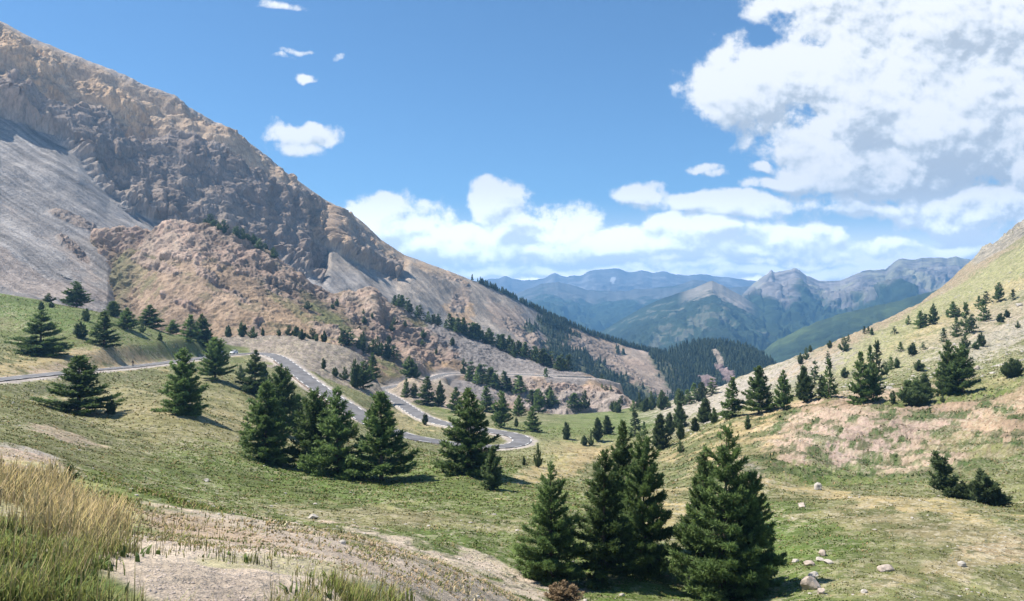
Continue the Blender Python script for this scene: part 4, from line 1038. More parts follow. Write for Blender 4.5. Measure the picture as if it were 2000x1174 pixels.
for k in range(2): P['shrub%d' % k] = tree_proto('shrub', "pine_shrub", MAT_PINE, H=4.5, R=3.0, levels=9, per=5, tuft=.42, ntri=4, seed=500 + k, width=.34, profile=.40, up=(35, 70), leaders=8, gap=.1, needle_w=.26)
for k in range(3): P['bush%d' % k] = single_proto("pine_bush", MAT_PINE, H=3.0, R=1.6, levels=7, per=5, tuft=.50, ntri=3, seed=600 + k, width=.36, profile=.40, up=(20, 65), leaders=(1, 3, 4)[k], needle_w=.32)
for k in range(4): P['far%d' % k] = single_proto("conifer_tree", MAT_PINE if k % 2 else MAT_LARCH, H=8.0, R=(1.7, 1.4, 1.9, 1.25)[k], levels=12, per=5, tuft=.85, ntri=2, seed=700 + k, width=.30, profile=.75, needle_w=.36)
MAT_DRY = foliage_mat("dry_twigs", (0.16, 0.105, 0.055), (0.42, 0.30, 0.17), .3, .5)
P['dry'] = single_proto("dry_shrub", MAT_DRY, H=1.0, R=.8, levels=6, per=6, tuft=.12, ntri=3, seed=650, width=.4, profile=.4, up=(15, 65), leaders=4, needle_w=.25)
P['wind0'] = tree_proto('wind', "leaning_pine", MAT_PINE, H=6.0, R=1.7, levels=14, per=6, tuft=.42, ntri=4, seed=801, width=.3, profile=.5, up=(20, 60), lean=(-.34, -.05), needle_w=.26)
P['wind1'] = tree_proto('wind', "leaning_pine", MAT_PINE, H=4.0, R=1.9, levels=10, per=6, tuft=.40, ntri=4, seed=802, width=.3, profile=.4, up=(25, 60), lean=(-.42, 0.0), leaders=4, needle_w=.26)

def inst(key, loc, sx, sz, rz, label=None, cat='tree', group=None):
    p = P[key]
    if not p['used']: o = p['root']; p['used'] = True
    else:
        o = p['root'].copy(); C.objects.link(o)
        for ch in p['root'].children:
            c = ch.copy(); C.objects.link(c); c.parent = o
    o.location = loc; o.scale = (sx, sx, sz); o.rotation_euler = (0, 0, rz)
    for k in ('label', 'category', 'group'):
        if k in o: del o[k]
    return tag(o, label, cat, group)

_cnt = {}
def plant(kind, u, vb, vt, w, label, group=None, cat='tree', where=None, rz=None, yoff=0, ymin=0):
    n = {'hero': 4, 'big': 4, 'mid': 4, 'pine': 3, 'shrub': 2, 'bush': 3, 'far': 4}.get(kind)
    if n:
        i = _cnt.get(kind, 0); _cnt[kind] = i + 1; key = kind + str(i % n)
    else: key = kind
    loc = on_sheet(where, u, vb) if where else on_meadow(u, vb, ymin)
    Y = loc.y
    h = max(.2, (vb - vt) * Y / F); wd = max(.15, w * Y / F)
    p = P[key]
    loc.z -= .04 * h * .5
    return inst(key, loc, wd / 2 / p['R'] / .86, h / p['H'], random.uniform(0, 6.28) if rz is None else rz, label, cat, group)

# ---- individual trees: kind, photo u, base, top, width, description
g1 = "trees of the foreground clumps"
T = [
 ('hero',1075,1142,908,112,"leftmost tree of the three foreground clumps, in front of the grass hollow",g1),
 ('hero',1176,1138,878,122,"foreground tree at the left front of the middle clump",g1),
 ('hero',1254,1120,854,116,"foreground tree at the right front of the middle clump, with a pale green top",g1),
 ('hero',1212,1062,824,92,"dark pointed tree rising highest at the back of the middle foreground clump",g1),
 ('hero',1414,1172,838,158,"tallest tree of the right foreground clump",g1),
 ('hero',1368,1150,880,104,"left hand stem of the right foreground clump, lower than its neighbour",g1),
 ('hero',1470,1162,925,98,"lowest tree at the right side of the right foreground clump",g1),
 ('big',520,904,748,108,"dense tree standing left of the big touching pair in the meadow","meadow trees below the road"),
 ('big',612,918,762,96,"left tree of the big touching pair in the middle of the meadow","meadow trees below the road"),
 ('big',660,932,760,112,"right tree of the big touching pair in the middle of the meadow","meadow trees below the road"),
 ('big',745,938,768,112,"airy tree with visible stems right of the big touching pair","meadow trees below the road"),
 ('big',914,926,764,112,"large cone shaped tree standing in front of the hairpin bend","meadow trees below the road"),
 ('pine',960,957,878,46,"small upright pine at the right foot of the tree before the hairpin","meadow trees below the road"),
 ('big',550,850,716,72,"tree behind the dense meadow tree and close below the upper road wall","meadow trees below the road"),
 ('mid',583,846,772,46,"slender lighter tree squeezed between two bigger meadow trees","meadow trees below the road"),
 ('big',497,772,686,62,"tree on the bank right beneath the bend with the white car","meadow trees below the road"),
 ('bush',469,738,718,18,"round bush at the left foot of the tree beneath the bend","meadow trees below the road"),
 ('bush',516,742,712,20,"small dark bush at the right foot of the tree beneath the bend","meadow trees below the road"),
 ('big',153,811,698,118,"wide spreading tree in the left meadow just below the road","left meadow trees"),
 ('big',358,806,682,86,"tall tree in the left meadow midway between the wide tree and the bend","left meadow trees"),
 ('big',420,742,660,56,"dark tree hiding the road beside the parked cars","left meadow trees"),
 ('bush',219,810,787,24,"low bush at the right foot of the wide left meadow tree","left meadow trees"),
 ('bush',136,940,912,28,"dark clump of leaves at the edge of the tall straw grass","left meadow trees"),
 ('big',78,693,606,94,"large dark tree on the upper left slope above the road","upper left slope trees"),
 ('mid',149,601,551,48,"symmetrical cone on the skyline against the grey scree","upper left slope trees"),
 ('mid',203,677,612,50,"light green tree in the middle of the upper left slope","upper left slope trees"),
 ('bush',158,663,635,30,"round bush just left of the light green slope tree","upper left slope trees"),
 ('mid',249,645,604,38,"small dark cone right of the light green slope tree","upper left slope trees"),
 ('pine',222,611,582,34,"ragged spreading pine at the lip of the grey scree","upper left slope trees"),
 ('mid',292,635,593,44,"broad leaning crowned tree above the scree foot right of the dark cone","upper left slope trees"),
 ('mid',338,649,621,28,"small pine alone between the broad tree and the dense pair","upper left slope trees"),
 ('mid',371,668,618,38,"left tree of the dense dark pair above the road","upper left slope trees"),
 ('mid',393,671,617,38,"right tree of the dense dark pair above the road","upper left slope trees"),
 ('mid',405,686,646,34,"short dark tree tucked in front of the dense pair","upper left slope trees"),
 ('bush',170,628,607,18,"tiny conical bush on the green skyline slope","upper left slope trees"),
 ('bush',96,590,576,20,"dark bush on the skyline left of the symmetrical cone","upper left slope trees"),
 ('bush',80,606,591,16,"small bush just above the large dark slope tree","upper left slope trees"),
 ('bush',100,602,592,12,"tiny bush under the dark skyline bush","upper left slope trees"),
 ('bush',278,651,632,10,"slim bright green sapling right of the small dark cone","upper left slope trees"),
 ('bush',312,668,654,14,"low green sapling on the slope below the broad tree","upper left slope trees"),
 ('bush',692,758,712,24,"left bushy tree of the small clump beside the upper road","trees beside the road"),
 ('mid',709,760,706,38,"full green tree in the small clump beside the upper road","trees beside the road"),
 ('mid',728,742,694,26,"dark tree at the right end of the small clump beside the upper road","trees beside the road"),
 ('bush',673,742,722,16,"bush left of the small clump beside the upper road","trees beside the road"),
 ('bush',655,738,722,15,"round low bush on the verge of the upper road","trees beside the road"),
 ('bush',631,722,704,11,"narrow bush highest on the verge near the bend","trees beside the road"),
 ('mid',799,720,680,32,"green tree by the orange soil above the far road","trees beside the road"),
 ('bush',813,723,704,15,"dark bush touching the tree by the orange soil","trees beside the road"),
 ('bush',830,832,812,14,"little conical tree on the outer edge of the lower road","trees beside the road"),
 ('mid',793,776,741,16,"narrow tree at the start of the row behind the lower road","row behind the lower road"),
 ('mid',809,778,749,18,"low pointed tree second in the row behind the lower road","row behind the lower road"),
 ('mid',834,792,738,36,"broadest tree of the row behind the lower road","row behind the lower road"),
 ('mid',859,794,746,22,"dark pointed tree at the right end of the row behind the lower road","row behind the lower road"),
 ('bush',905,740,724,13,"lone small bush on the dry rise by the far road","row behind the lower road"),
 ('bush',912,754,740,11,"tiny bush below the lone one on the dry rise","row behind the lower road"),
 ('mid',890,806,758,30,"tree half hidden behind the left of the hairpin tree","trees behind the hairpin"),
 ('mid',979,836,766,38,"tall double looking tree just behind the hairpin bend","trees behind the hairpin"),
 ('mid',950,806,756,34,"dark tree showing between the hairpin tree and the one behind the bend","trees behind the hairpin"),
 ('mid',1014,814,774,26,"rounded tree on the bank right of the bend","trees behind the hairpin"),
 ('bush',1008,834,818,12,"small bush under the rounded tree right of the bend","trees behind the hairpin"),
 ('mid',1040,842,796,30,"dense tree at the edge of the green valley floor","trees behind the hairpin"),
 ('mid',1052,808,760,26,"dark tree at the foot of the grey cliff nearest the hairpin","trees behind the hairpin"),
 ('far',1066,798,755,16,"slim tree at the foot of the grey cliff","trees behind the hairpin"),
 ('bush',1105,860,831,18,"lone round headed sapling in the green hollow","valley floor trees"),
 ('bush',1050,914,876,15,"lone sapling on the grassy bank left of the dry mound","valley floor trees"),
 ('bush',1023,910,894,9,"tiny sapling beside the lone bank sapling","valley floor trees"),
 ('bush',1142,872,856,15,"low bush at the left of the hollow's rim","valley floor trees"),
 ('bush',1155,872,849,11,"narrow bush next to the low one at the hollow's rim","valley floor trees"),
 ('pine',1167,862,819,24,"dark pine at the left end of the valley floor group","valley floor trees"),
 ('pine',1186,848,814,26,"greener pine behind the left end of the valley floor group","valley floor trees"),
 ('far',1240,852,805,20,"slim pine rising behind the top of the middle foreground clump","valley floor trees"),
 ('far',1258,858,826,12,"thin small pine right of the slim one behind the clump","valley floor trees"),
 ('pine',1289,878,814,38,"big dark round pine in the valley between the foreground clumps","valley floor trees"),
 ('pine',1308,850,809,24,"oval pine just behind the big dark round one","valley floor trees"),
 ('pine',1328,838,787,32,"tallest ragged pine of the valley floor group","valley floor trees"),
 ('bush',1329,860,827,18,"bluish round bush below the tallest ragged pine","valley floor trees"),
 ('pine',1377,827,781,32,"dark pine with a broad foot on the sunny valley edge","valley floor trees"),
 ('bush',1394,827,802,20,"bush leaning against the dark pine on the sunny valley edge","valley floor trees"),
 ('pine',1357,844,817,20,"small round pine left of the one on the sunny valley edge","valley floor trees"),
 ('bush',1328,884,866,14,"small conical bush on the pale track edge","valley floor trees"),
 ('mid',1430,814,738,40,"leftmost tree on the lip of the gravel hummock","trees on the gravel hummock lip"),
 ('big',1482,809,717,60,"largest cone on the lip of the gravel hummock","trees on the gravel hummock lip"),
 ('mid',1530,801,728,34,"bright green narrow tree third along the hummock lip","trees on the gravel hummock lip"),
 ('pine',1571,787,722,38,"brownish green tree fourth along the hummock lip","trees on the gravel hummock lip"),
 ('far',1591,750,709,18,"thin tree behind the fourth tree of the hummock lip","trees on the gravel hummock lip"),
 ('far',1619,776,704,22,"spindly tree rising from dark bushes on the hummock lip","trees on the gravel hummock lip"),
 ('bush',1605,776,739,26,"dark bush at the foot of the spindly tree","trees on the gravel hummock lip"),
 ('mid',1682,787,690,40,"tall left stem of the twin tree at the top of the gravel","trees on the gravel hummock lip"),
 ('mid',1706,787,714,36,"shorter right stem of the twin tree at the top of the gravel","trees on the gravel hummock lip"),
 ('far',1712,742,671,20,"slim tree right behind the twin tree","trees on the gravel hummock lip"),
 ('far',1699,746,679,16,"thin tree hidden behind the twin tree's left stem","trees on the gravel hummock lip"),
 ('shrub',1790,792,744,70,"wide many stemmed pine shrub beside the gravel","trees on the gravel hummock lip"),
 ('pine',1806,778,733,28,"dark pine behind the right of the wide pine shrub","trees on the gravel hummock lip"),
 ('bush',1745,788,767,14,"small round bush between the twin tree and the pine shrub","trees on the gravel hummock lip"),
 ('big',1852,772,671,54,"left stem of the large twin larch on the right slope","trees on the gravel hummock lip"),
 ('big',1880,769,675,52,"right stem of the large twin larch on the right slope","trees on the gravel hummock lip"),
 ('shrub',1975,738,704,40,"spiky pine shrub at the far right on the grass","trees on the gravel hummock lip"),
 ('bush',1842,791,777,8,"tiny sapling in front of the large twin larch","trees on the gravel hummock lip"),
 ('bush',1461,839,814,17,"small lone cone halfway down the hummock","trees on the gravel hummock lip"),
 ('wind0',1862,972,884,60,"wind bent dark pine leaning left in the gully","bent pines in the gully"),
 ('shrub',1880,975,944,50,"low dead branched pine mat at the foot of the bent pine","bent pines in the gully"),
 ('wind1',1945,988,926,66,"low wind bent pine thicket at the right of the gully","bent pines in the gully"),
]
for (k, u, vb, vt, w, lab, grp) in T:
    nm = 'larch' if k in ('hero', 'big', 'mid') else ('pine' if k in ('pine', 'wind0', 'wind1') else 'conifer')
    plant(k, u, vb, vt, w, lab, grp, cat={'bush': 'bush', 'shrub': 'shrub'}.get(k, 'tree'), rz=0.0 if k.startswith('wind') else None)
plant('dry', 1100, 1176, 1142, 74, "dry straw coloured shrub at the foot of the leftmost foreground tree", None, 'shrub')
T2 = [
 ('bush',1563,713,695,12,"left of two round bushes below the skyline of the right slope"),('bush',1574,703,683,10,"right of two round bushes below the skyline of the right slope"),
 ('bush',1582,688,676,11,"dark bush on the lower skyline of the right slope"),('bush',1620,682,670,12,"second dark bush up the skyline of the right slope"),('bush',1648,687,665,17,"rounded pine just under the skyline of the right slope"),
 ('far',1617,704,689,7,"thin sapling below the skyline pine on the right slope"),('far',1657,667,654,6,"tiny sapling on the skyline uphill of the rounded pine"),
 ('far',1688,652,638,6,"left of three tiny skyline trees where the yellow slope begins"),('far',1696,652,640,7,"middle of three tiny skyline trees where the yellow slope begins"),('bush',1703,654,642,10,"right and widest of three tiny skyline trees where the yellow slope begins"),
 ('far',1747,653,639,9,"single small tree on the stony ground under the yellow slope"),('far',1774,634,618,9,"small tree at the left of the upper slope group"),
 ('mid',1798,641,608,24,"broad left tree of the pair against the yellow slope"),('far',1808,636,615,12,"small tree against the right of the broad pair tree"),('mid',1823,634,595,19,"tall right tree of the pair against the yellow slope"),
 ('bush',1851,620,609,7,"tiny bush between the pair and the next slope tree"),('mid',1862,619,590,21,"leaning dark tree uphill right of the pair"),('bush',1873,619,605,12,"bush touching the leaning dark tree"),
 ('far',1887,655,597,20,"tallest slope tree, ragged and forked, right of the leaning tree"),('far',1898,648,617,16,"lower tree against the right of the tallest slope tree"),('far',1868,660,623,14,"slim tree left below the tallest slope tree"),
 ('far',1843,668,642,10,"thin two tiered tree left of the slim slope tree"),('far',1912,604,580,13,"small cone under the upper right slope"),('far',1926,594,573,13,"slim cone uphill of the small one"),
 ('far',1921,629,589,18,"two tiered tree below the slim cone"),('mid',1951,590,553,19,"highest tree on the right slope, with a bare leaning stem"),('far',1978,585,566,9,"dark narrow tree at the far right edge of the slope"),
 ('bush',1966,620,607,14,"round bush high on the right slope"),('bush',1955,630,615,18,"spreading bush beside the round one on the right slope"),('bush',1886,680,656,17,"light green shrub on the right slope below the tallest tree"),
 ('bush',1917,677,654,18,"leaning shrub right of the light green shrub"),('bush',1906,682,670,18,"low shrub between the two light green ones"),('bush',1987,642,631,9,"little bush near the photo's right edge on the slope"),
 ('far',1759,687,669,10,"narrow dark sapling mid slope on the right"),('bush',1783,694,673,22,"brownish bush mid slope right of the narrow sapling"),('far',1803,684,670,8,"tiny tree right of the brownish bush"),
 ('bush',1795,725,707,22,"round bush on the grass above the many stemmed pine shrub"),('bush',1728,732,711,14,"small conical bush right of the twin tree"),('far',1740,722,699,13,"slim sapling above the small conical bush"),('bush',1751,719,701,14,"low bush right of the slim sapling"),
 ('bush',1650,738,721,18,"low green shrub left of the slim tree on the hummock lip"),
]
for (k, u, vb, vt, w, lab) in T2:
    plant(k, u, vb, vt, w, lab, "trees dotted over the right hand slope", cat='bush' if k == 'bush' else 'tree', ymin=140)

def many(path, n, kind, h, wr, label, group, where, spread=4, cat='tree', kinds=None):
    path = np.array(path, float)
    t = (np.arange(n) + rng.uniform(-.35, .35, n)) / n * (len(path) - 1)
    for q in np.clip(t, 0, len(path) - 1.001):
        i = int(q); f = q - i; u, v = path[i] * (1 - f) + path[i+1] * f
        u += rng.normal(0, spread); v += rng.normal(0, spread * .6)
        hh = rng.uniform(*h)
        plant(kinds[int(rng.integers(len(kinds)))] if kinds else kind, u, v, v - hh, hh * rng.uniform(*wr), label, group, cat, where)
many([(408,440),(450,456),(500,480),(555,508)], 13, 'bush', (9, 18), (.8, 1.2), "dark pine bush on the crest of the brown rocky hill", "bushes on the rocky hill crest", 'hill', 3, 'bush')
many([(450,660),(515,659),(570,657),(610,662),(650,668)], 11, 'bush', (10, 22), (.7, 1.2), "dark bush along the top of the grey mound behind the bend", "bushes on the grey mound", None, 3, 'bush')
many([(670,672),(700,682),(735,692),(775,704)], 15, 'far', (14, 30), (.5, .8), "small dark conifer at the foot of the rocky hill beside the grey mound", "conifers below the rocky hill", 'hill', 5, kinds=['far', 'far', 'bush'])
many([(640,600),(700,620),(760,640),(830,680),(880,700)], 16, 'bush', (7, 14), (.7, 1.1), "tiny dark shrub scattered over the face of the rocky hill", "shrubs on the rocky hill face", 'hill', 22, 'bush')
many([(770,592),(805,604),(850,624),(890,650)], 18, 'far', (14, 24), (.42, .6), "small dark conifer in the sparse upper end of the tree line on the scree ridge", "tree line on the scree ridge", 'hill', 4)
many([(885,640),(930,658),(980,676),(1040,698),(1105,722)], 66, 'far', (18, 30), (.42, .6), "dark conifer in the dense part of the tree line on the scree ridge", "tree line on the scree ridge", 'hill', 6)
many([(920,746),(950,752),(985,758),(1015,768)], 15, 'far', (22, 36), (.5, .7), "dark conifer of the grove below the far road cutting", "grove below the far road", 'hill', 5)
many([(1030,790),(1075,786),(1110,800),(1160,804)], 10, 'far', (14, 30), (.6, .9), "dark tree among the grey rocks at the scree ridge foot", "trees at the scree ridge foot", 'hill', 5, kinds=['far', 'bush'])
many([(1195,806),(1222,808)], 2, 'bush', (18, 24), (.9, 1.1), "round dark pine at the tip of the scree ridge", "pines at the ridge tip", None, 2, 'tree')
many([(1240,806),(1275,800),(1310,796),(1350,786),(1390,768)], 22, 'far', (16, 32), (.5, .8), "dark conifer along the valley's far edge before the gorge", "conifers along the gorge edge", None, 5, kinds=['far', 'bush', 'far'])
many([(1160,746),(1180,760),(1200,770),(1225,785)], 8, 'far', (8, 16), (.5, .8), "tiny conifer on the brown nose of the scree ridge", "conifers on the ridge nose", 'hill', 5)

# ---- far woods that read as one mass
def forest_mesh(name, pts, hts, parent_label=None):
    n = len(pts); k = 9
    V, Fa, cols = [], [], []
    for lay, (z0, z1, r) in enumerate(((.05, .55, .24), (.32, .8, .19), (.6, 1.0, .12))):
        a = rng.uniform(0, 6.28, n)[:, None] + np.linspace(0, 2 * math.pi, 6, endpoint=False)[None]
        rr = r * hts[:, None] * rng.uniform(.6, 1.3, (n, 6))
        ring = np.stack([pts[:, 0, None] + np.cos(a) * rr, pts[:, 1, None] + np.sin(a) * rr, pts[:, 2, None] + hts[:, None] * (z0 + rng.uniform(-.05, .05, (n, 6)))], -1)
        apex = (pts + np.stack([rng.normal(0, .02, n) * hts, rng.normal(0, .02, n) * hts, hts * z1], -1))[:, None]
        vv = np.concatenate([ring, apex], 1)
        base = (np.arange(n) * 7 + lay * n * 7)[:, None]
        i = np.arange(6)
        V.append(vv.reshape(-1, 3)); Fa.append(np.stack([base + i, base + (i + 1) % 6, base + 6 + 0 * i], -1).reshape(-1, 3))
        c = rng.uniform(0.05, .55, n)[:, None] * np.ones(7)
        cols.append(c.reshape(-1))
    o = link_mesh(name, np.vstack(V), np.vstack(Fa), MAT_WOOD, smooth=False)
    set_attr(o, "Col", np.concatenate(cols)[:, None] * np.ones(3))
    return tag(o, kind='stuff')
fp, fh = [], []
def scatter_sheet(P_, mask, n, h):
    idx = np.nonzero(mask.ravel())[0]
    pr = P_.reshape(-1, 3)[idx]
    k = rng.choice(len(idx), min(n, len(idx)), replace=False)
    fp.append(pr[k] + rng.normal(0, 1.2, (len(k), 3)) * np.array([1, 1, 0])); fh.append(rng.uniform(*h, len(k)))
UC2, VC2 = proj(PC)
rowi = np.arange(UC.shape[0])[:, None] + 0 * UC.astype(int)
scatter_sheet(PC, (UC > 935) & (UC < 1390) & (rowi > 548) & (rowi < 566), 1500, (5.5, 11))
scatter_sheet(PC, (UC > 900) & (UC < 1390) & (rowi > 535) & (rowi < 552) & (VC - cv < 14 * sstep(UC, 900, 1300)), 420, (5, 10))
scatter_sheet(PC, (wd[..., 0] > .55) & (rowi < 548), 1000, (6, 11))
scatter_sheet(PC, (UC > 1190) & (VC > np.interp(UC, [1190, 1230, 1320, 1400], [672, 690, 705, 735])) & (ro < .2) & (rowi < 548), 1100, (6, 11))
scatter_sheet(PC, (UC > 1060) & (UC < 1300) & (rowi < 548) & (VC > 690) & (ro < .1) & (nzc > -.05), 900, (6, 11))
rowd = np.arange(UD.shape[0])[:, None] + 0 * UD.astype(int)
scatter_sheet(PD, (scar < .25) & (rowd < 262), 6500, (7, 12))
forest = forest_mesh("wooded_slopes", np.vstack(fp), np.concatenate(fh))

# ---------------------------------------------------------------- grass and stones
def grass_mat(name):
    m, nt, b = new_mat(name)
    N, L = nt.nodes.new, nt.links.new
    at = N('ShaderNodeAttribute'); at.attribute_name = 'Col'
    L(at.outputs['Color'], b.inputs['Base Color'])
    ge = N('ShaderNodeNewGeometry')
    mv_ = N('ShaderNodeMix'); mv_.data_type = 'VECTOR'; mv_.inputs['Factor'].default_value = .62
    L(ge.outputs['Normal'], mv_.inputs['A']); mv_.inputs['B'].default_value = (0, 0, 1)
    nn = N('ShaderNodeVectorMath'); nn.operation = 'NORMALIZE'; L(mv_.outputs['Result'], nn.inputs[0]); L(nn.outputs[0], b.inputs['Normal'])
    tr = N('ShaderNodeBsdfTranslucent'); L(at.outputs['Color'], tr.inputs['Color'])
    ms = N('ShaderNodeMixShader'); ms.inputs[0].default_value = .30
    out = [n for n in nt.nodes if n.type == 'OUTPUT_MATERIAL'][0]
    L(b.outputs[0], ms.inputs[1]); L(tr.outputs[0], ms.inputs[2]); L(ms.outputs[0], out.inputs[0])
    return m
MAT_GRASS = grass_mat("grass_blade")
def blades(name, x, yy, h, w, col, tip, lean):
    """one curved blade per root point"""
    z, _, _ = ground_at(x, yy)
    n = len(x)
    a = rng.uniform(0, 6.283, n); d = np.stack([np.cos(a), np.sin(a), 0 * a], -1)
    side = np.stack([-d[:, 1], d[:, 0], 0 * a], -1)
    b = np.stack([x, yy, z - .01], -1)
    ln = (rng.uniform(.1, 1, n) * lean * h)[:, None]
    wind = np.array([.35, -.1, 0]) * (lean * h * .5)[:, None] if np.ndim(lean) else np.array([.35, -.1, 0]) * (h * lean * .5)[:, None]
    m1 = b + d * ln * .25 + wind * .3 + np.array([0, 0, 1.0]) * (h * .55)[:, None]
    tp = b + d * ln + wind + np.array([0, 0, 1.0]) * (h * rng.uniform(.85, 1, n))[:, None]
    s2 = side * w[:, None]
    v = np.stack([b - s2 * .5, b + s2 * .5, m1 + s2 * .4, m1 - s2 * .4, tp], 1).reshape(-1, 3)
    base = np.arange(n)[:, None] * 5
    f4 = base + np.array([[0, 1, 2, 3]]); f3 = base + np.array([[3, 2, 4]])
    o = link_mesh(name, v, [f4, f3], MAT_GRASS, smooth=False)
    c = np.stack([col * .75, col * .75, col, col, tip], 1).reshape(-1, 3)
    set_attr(o, "Col", np.clip(c, .005, .8))
    return tag(o, kind='stuff')
def near_points(n, umin, umax, y0, y1):
    u = rng.uniform(umin, umax, n); yy = np.exp(rng.uniform(math.log(y0), math.log(y1), n))
    return u, yy, (u - 1000) / F * yy
GC = {k: np.array(v) for k, v in PAL.items()}
# tall grass round the viewpoint
u, yy, x = near_points(300000, -380, 1080, 2.6, 17)
z, _, _ = ground_at(x, yy); v = 587 - z / yy * F
cl = fbm2(x, yy, .55, 3, .6, 81); cl2 = fbm2(x, yy, 2.2, 3, .6, 82)
W = lambda *p: patch_w(u, v, p, cl * .6 + cl2 * .4, .8)
tall = np.maximum.reduce([W(70, 990, 150, 50, 14), W(205, 1050, 60, 40, 30) * .45, W(-200, 950, 200, 60, 0)])
green = np.maximum.reduce([W(60, 1120, 190, 70, 0), W(590, 1168, 120, 24, -6), W(470, 1100, 60, 9, 6), W(-220, 1080, 260, 120, 0), W(215, 1085, 50, 34, 0) * .7, W(720, 1176, 70, 12, 0), W(420, 1330, 1200, 110, 0)])
thin = np.maximum.reduce([W(600, 1085, 420, 60, 8) * .03 + .12 * W(640, 1070, 300, 26, 10) * (cl2 > .35), W(280, 1040, 200, 40, 10) * .10])
bare = np.maximum.reduce([W(390, 1140, 185, 50, 2), W(5, 1003, 46, 16, 0), W(560, 1060, 300, 16, 8) * .6])
dens = np.clip(np.maximum(np.maximum(tall * .36, green * .36), thin) * (1 - bare * .98), 0, 1)
clump = sstep(cl + .35 * cl2, -.30, .38)
keep = rng.random(len(u)) < dens * (.10 + .90 * clump)
u, yy, x, v, tall, green, cl, cl2 = [a[keep] for a in (u, yy, x, v, tall, green, cl, cl2)]
n = len(u)
straw = np.clip(tall * .95 - green * .45 + .25 + rng.normal(0, .26, n) + .22 * cl2, 0, 1)
h = np.where(straw > .55, rng.uniform(.14, .42, n), rng.uniform(.06, .22, n)) * (1 + .45 * cl)
h = h * np.clip(.5 + .6 * np.maximum(tall, green), .45, 1.05)
w = rng.uniform(.004, .011, n) * np.clip(yy / 6, .8, 2.2)
gcol = np.array([0.185, 0.215, 0.058]) * rng.uniform(.55, 1.4, n)[:, None] * (1 + .25 * cl2[:, None])
ycol = np.where(rng.random(n)[:, None] < .6, np.array([0.49, 0.405, 0.18]), np.array([0.50, 0.39, 0.23])) * rng.uniform(.65, 1.2, n)[:, None]
col = gcol * (1 - straw[:, None]) + ycol * straw[:, None]
tip = col * np.array([1.25, 1.15, 1.0]) + .12 * straw[:, None] * np.array([.5, .4, .25])
h = h * .78
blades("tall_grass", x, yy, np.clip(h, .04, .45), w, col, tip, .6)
ub_, yb_, xb_ = near_points(120000, -100, 1200, 4, 26)
zb_, _, _ = ground_at(xb_, yb_); vb_ = 587 - zb_ / yb_ * F
cb_ = fbm2(xb_, yb_, .7, 3, .6, 95); cb2 = fbm2(xb_, yb_, 2.4, 3, .6, 96)
mk_ = np.maximum.reduce([patch_w(ub_, vb_, q, cb_ * .4, .8) for q in ((560, 1060, 430, 28, 7), (850, 1130, 270, 42, 14), (300, 1030, 190, 30, 8))])
bk_ = patch_w(ub_, vb_, (378, 1142, 165, 46, 2), cb_ * .3, .6)
kp = rng.random(len(ub_)) < mk_ * (1 - bk_ * .95) * sstep(cb_ + .5 * cb2, -.15, .45) * .8
xb_, yb_, cb2 = xb_[kp], yb_[kp], cb2[kp]; nb_ = len(xb_)
gs = (rng.random(nb_) < .30 + .35 * sstep(cb2, 0, .5))[:, None]
cc_ = np.where(gs, np.array([.15, .165, .06]), np.array([.42, .315, .20])) * rng.uniform(.6, 1.25, (nb_, 1))
blades("bank_tufts", xb_, yb_, rng.uniform(.012, .05, nb_) * np.clip(yb_ / 10, .7, 1.6), rng.uniform(.010, .026, nb_) * np.clip(yb_ / 8, .8, 2), cc_, cc_ * 1.2, 2.0)
# seed heads on thin stems, and small broad-leaved weeds
k = rng.choice(n, 5200, replace=False)
hs = np.clip(h[k] * 1.25 + .08, .15, .6)
blades("grass_seed_heads", x[k], yy[k], hs, np.full(len(k), .004) * np.clip(yy[k] / 5, .8, 2), np.tile((.36, .29, .14), (len(k), 1)) * rng.uniform(.7, 1.2, (len(k), 1)), np.tile((.55, .44, .26), (len(k), 1)), .5)
k = rng.choice(np.nonzero(green > .45)[0], 3000, replace=False)
blades("weed_leaves", x[k] + rng.normal(0, .12, len(k)), yy[k] + rng.normal(0, .12, len(k)), rng.uniform(.04, .11, len(k)), rng.uniform(.02, .045, len(k)), np.tile((.10, .145, .045), (len(k), 1)) * rng.uniform(.6, 1.3, (len(k), 1)), np.tile((.15, .20, .07), (len(k), 1)), 1.3)
# short turf tufts over the meadow
N0 = 760000
u = rng.uniform(-420, 2380, N0); yy = np.exp(rng.uniform(math.log(11), math.log(290), N0)); x = (u - 1000) / F * yy
z, gi_, gj_ = ground_at(x, yy)
gr = mixA[gi_, gj_, 1]; gcol = colA[gi_, gj_]
cl = fbm2(x, yy, 1.6, 3, .6, 83)
rd = roadn[gi_, gj_]
keep = (rng.random(N0) < (.12 + .75 * gr) * (.25 + .75 * sstep(cl, -.35, .45)) * np.clip(yy / 45, .35, 1)) & (rd > ROAD_W + 1.5)
x, yy, gcol, gr, cl = [a[keep] for a in (x, yy, gcol, gr, cl)]
n = len(x)
h = rng.uniform(.05, .16, n) * np.clip(.75 + .5 * cl, .5, 1.5) * np.clip(yy / 60, .7, 2.6)
w = rng.uniform(.05, .16, n) * np.clip(yy / 60, .35, 2.6)
var = rng.uniform(.55, 1.45, n)[:, None]
scrub = (gcol.sum(1) < .20) & (yy > 70)
h[scrub] *= 1.7
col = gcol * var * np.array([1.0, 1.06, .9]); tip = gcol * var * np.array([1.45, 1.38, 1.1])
dry = (rng.random(n) < .22) & ~scrub
col[dry] = GC['straw'] * rng.uniform(.6, 1.1, dry.sum())[:, None]; tip[dry] = GC['straw'] * 1.15
blades("meadow_grass", x, yy, h, w, col, tip, .7)

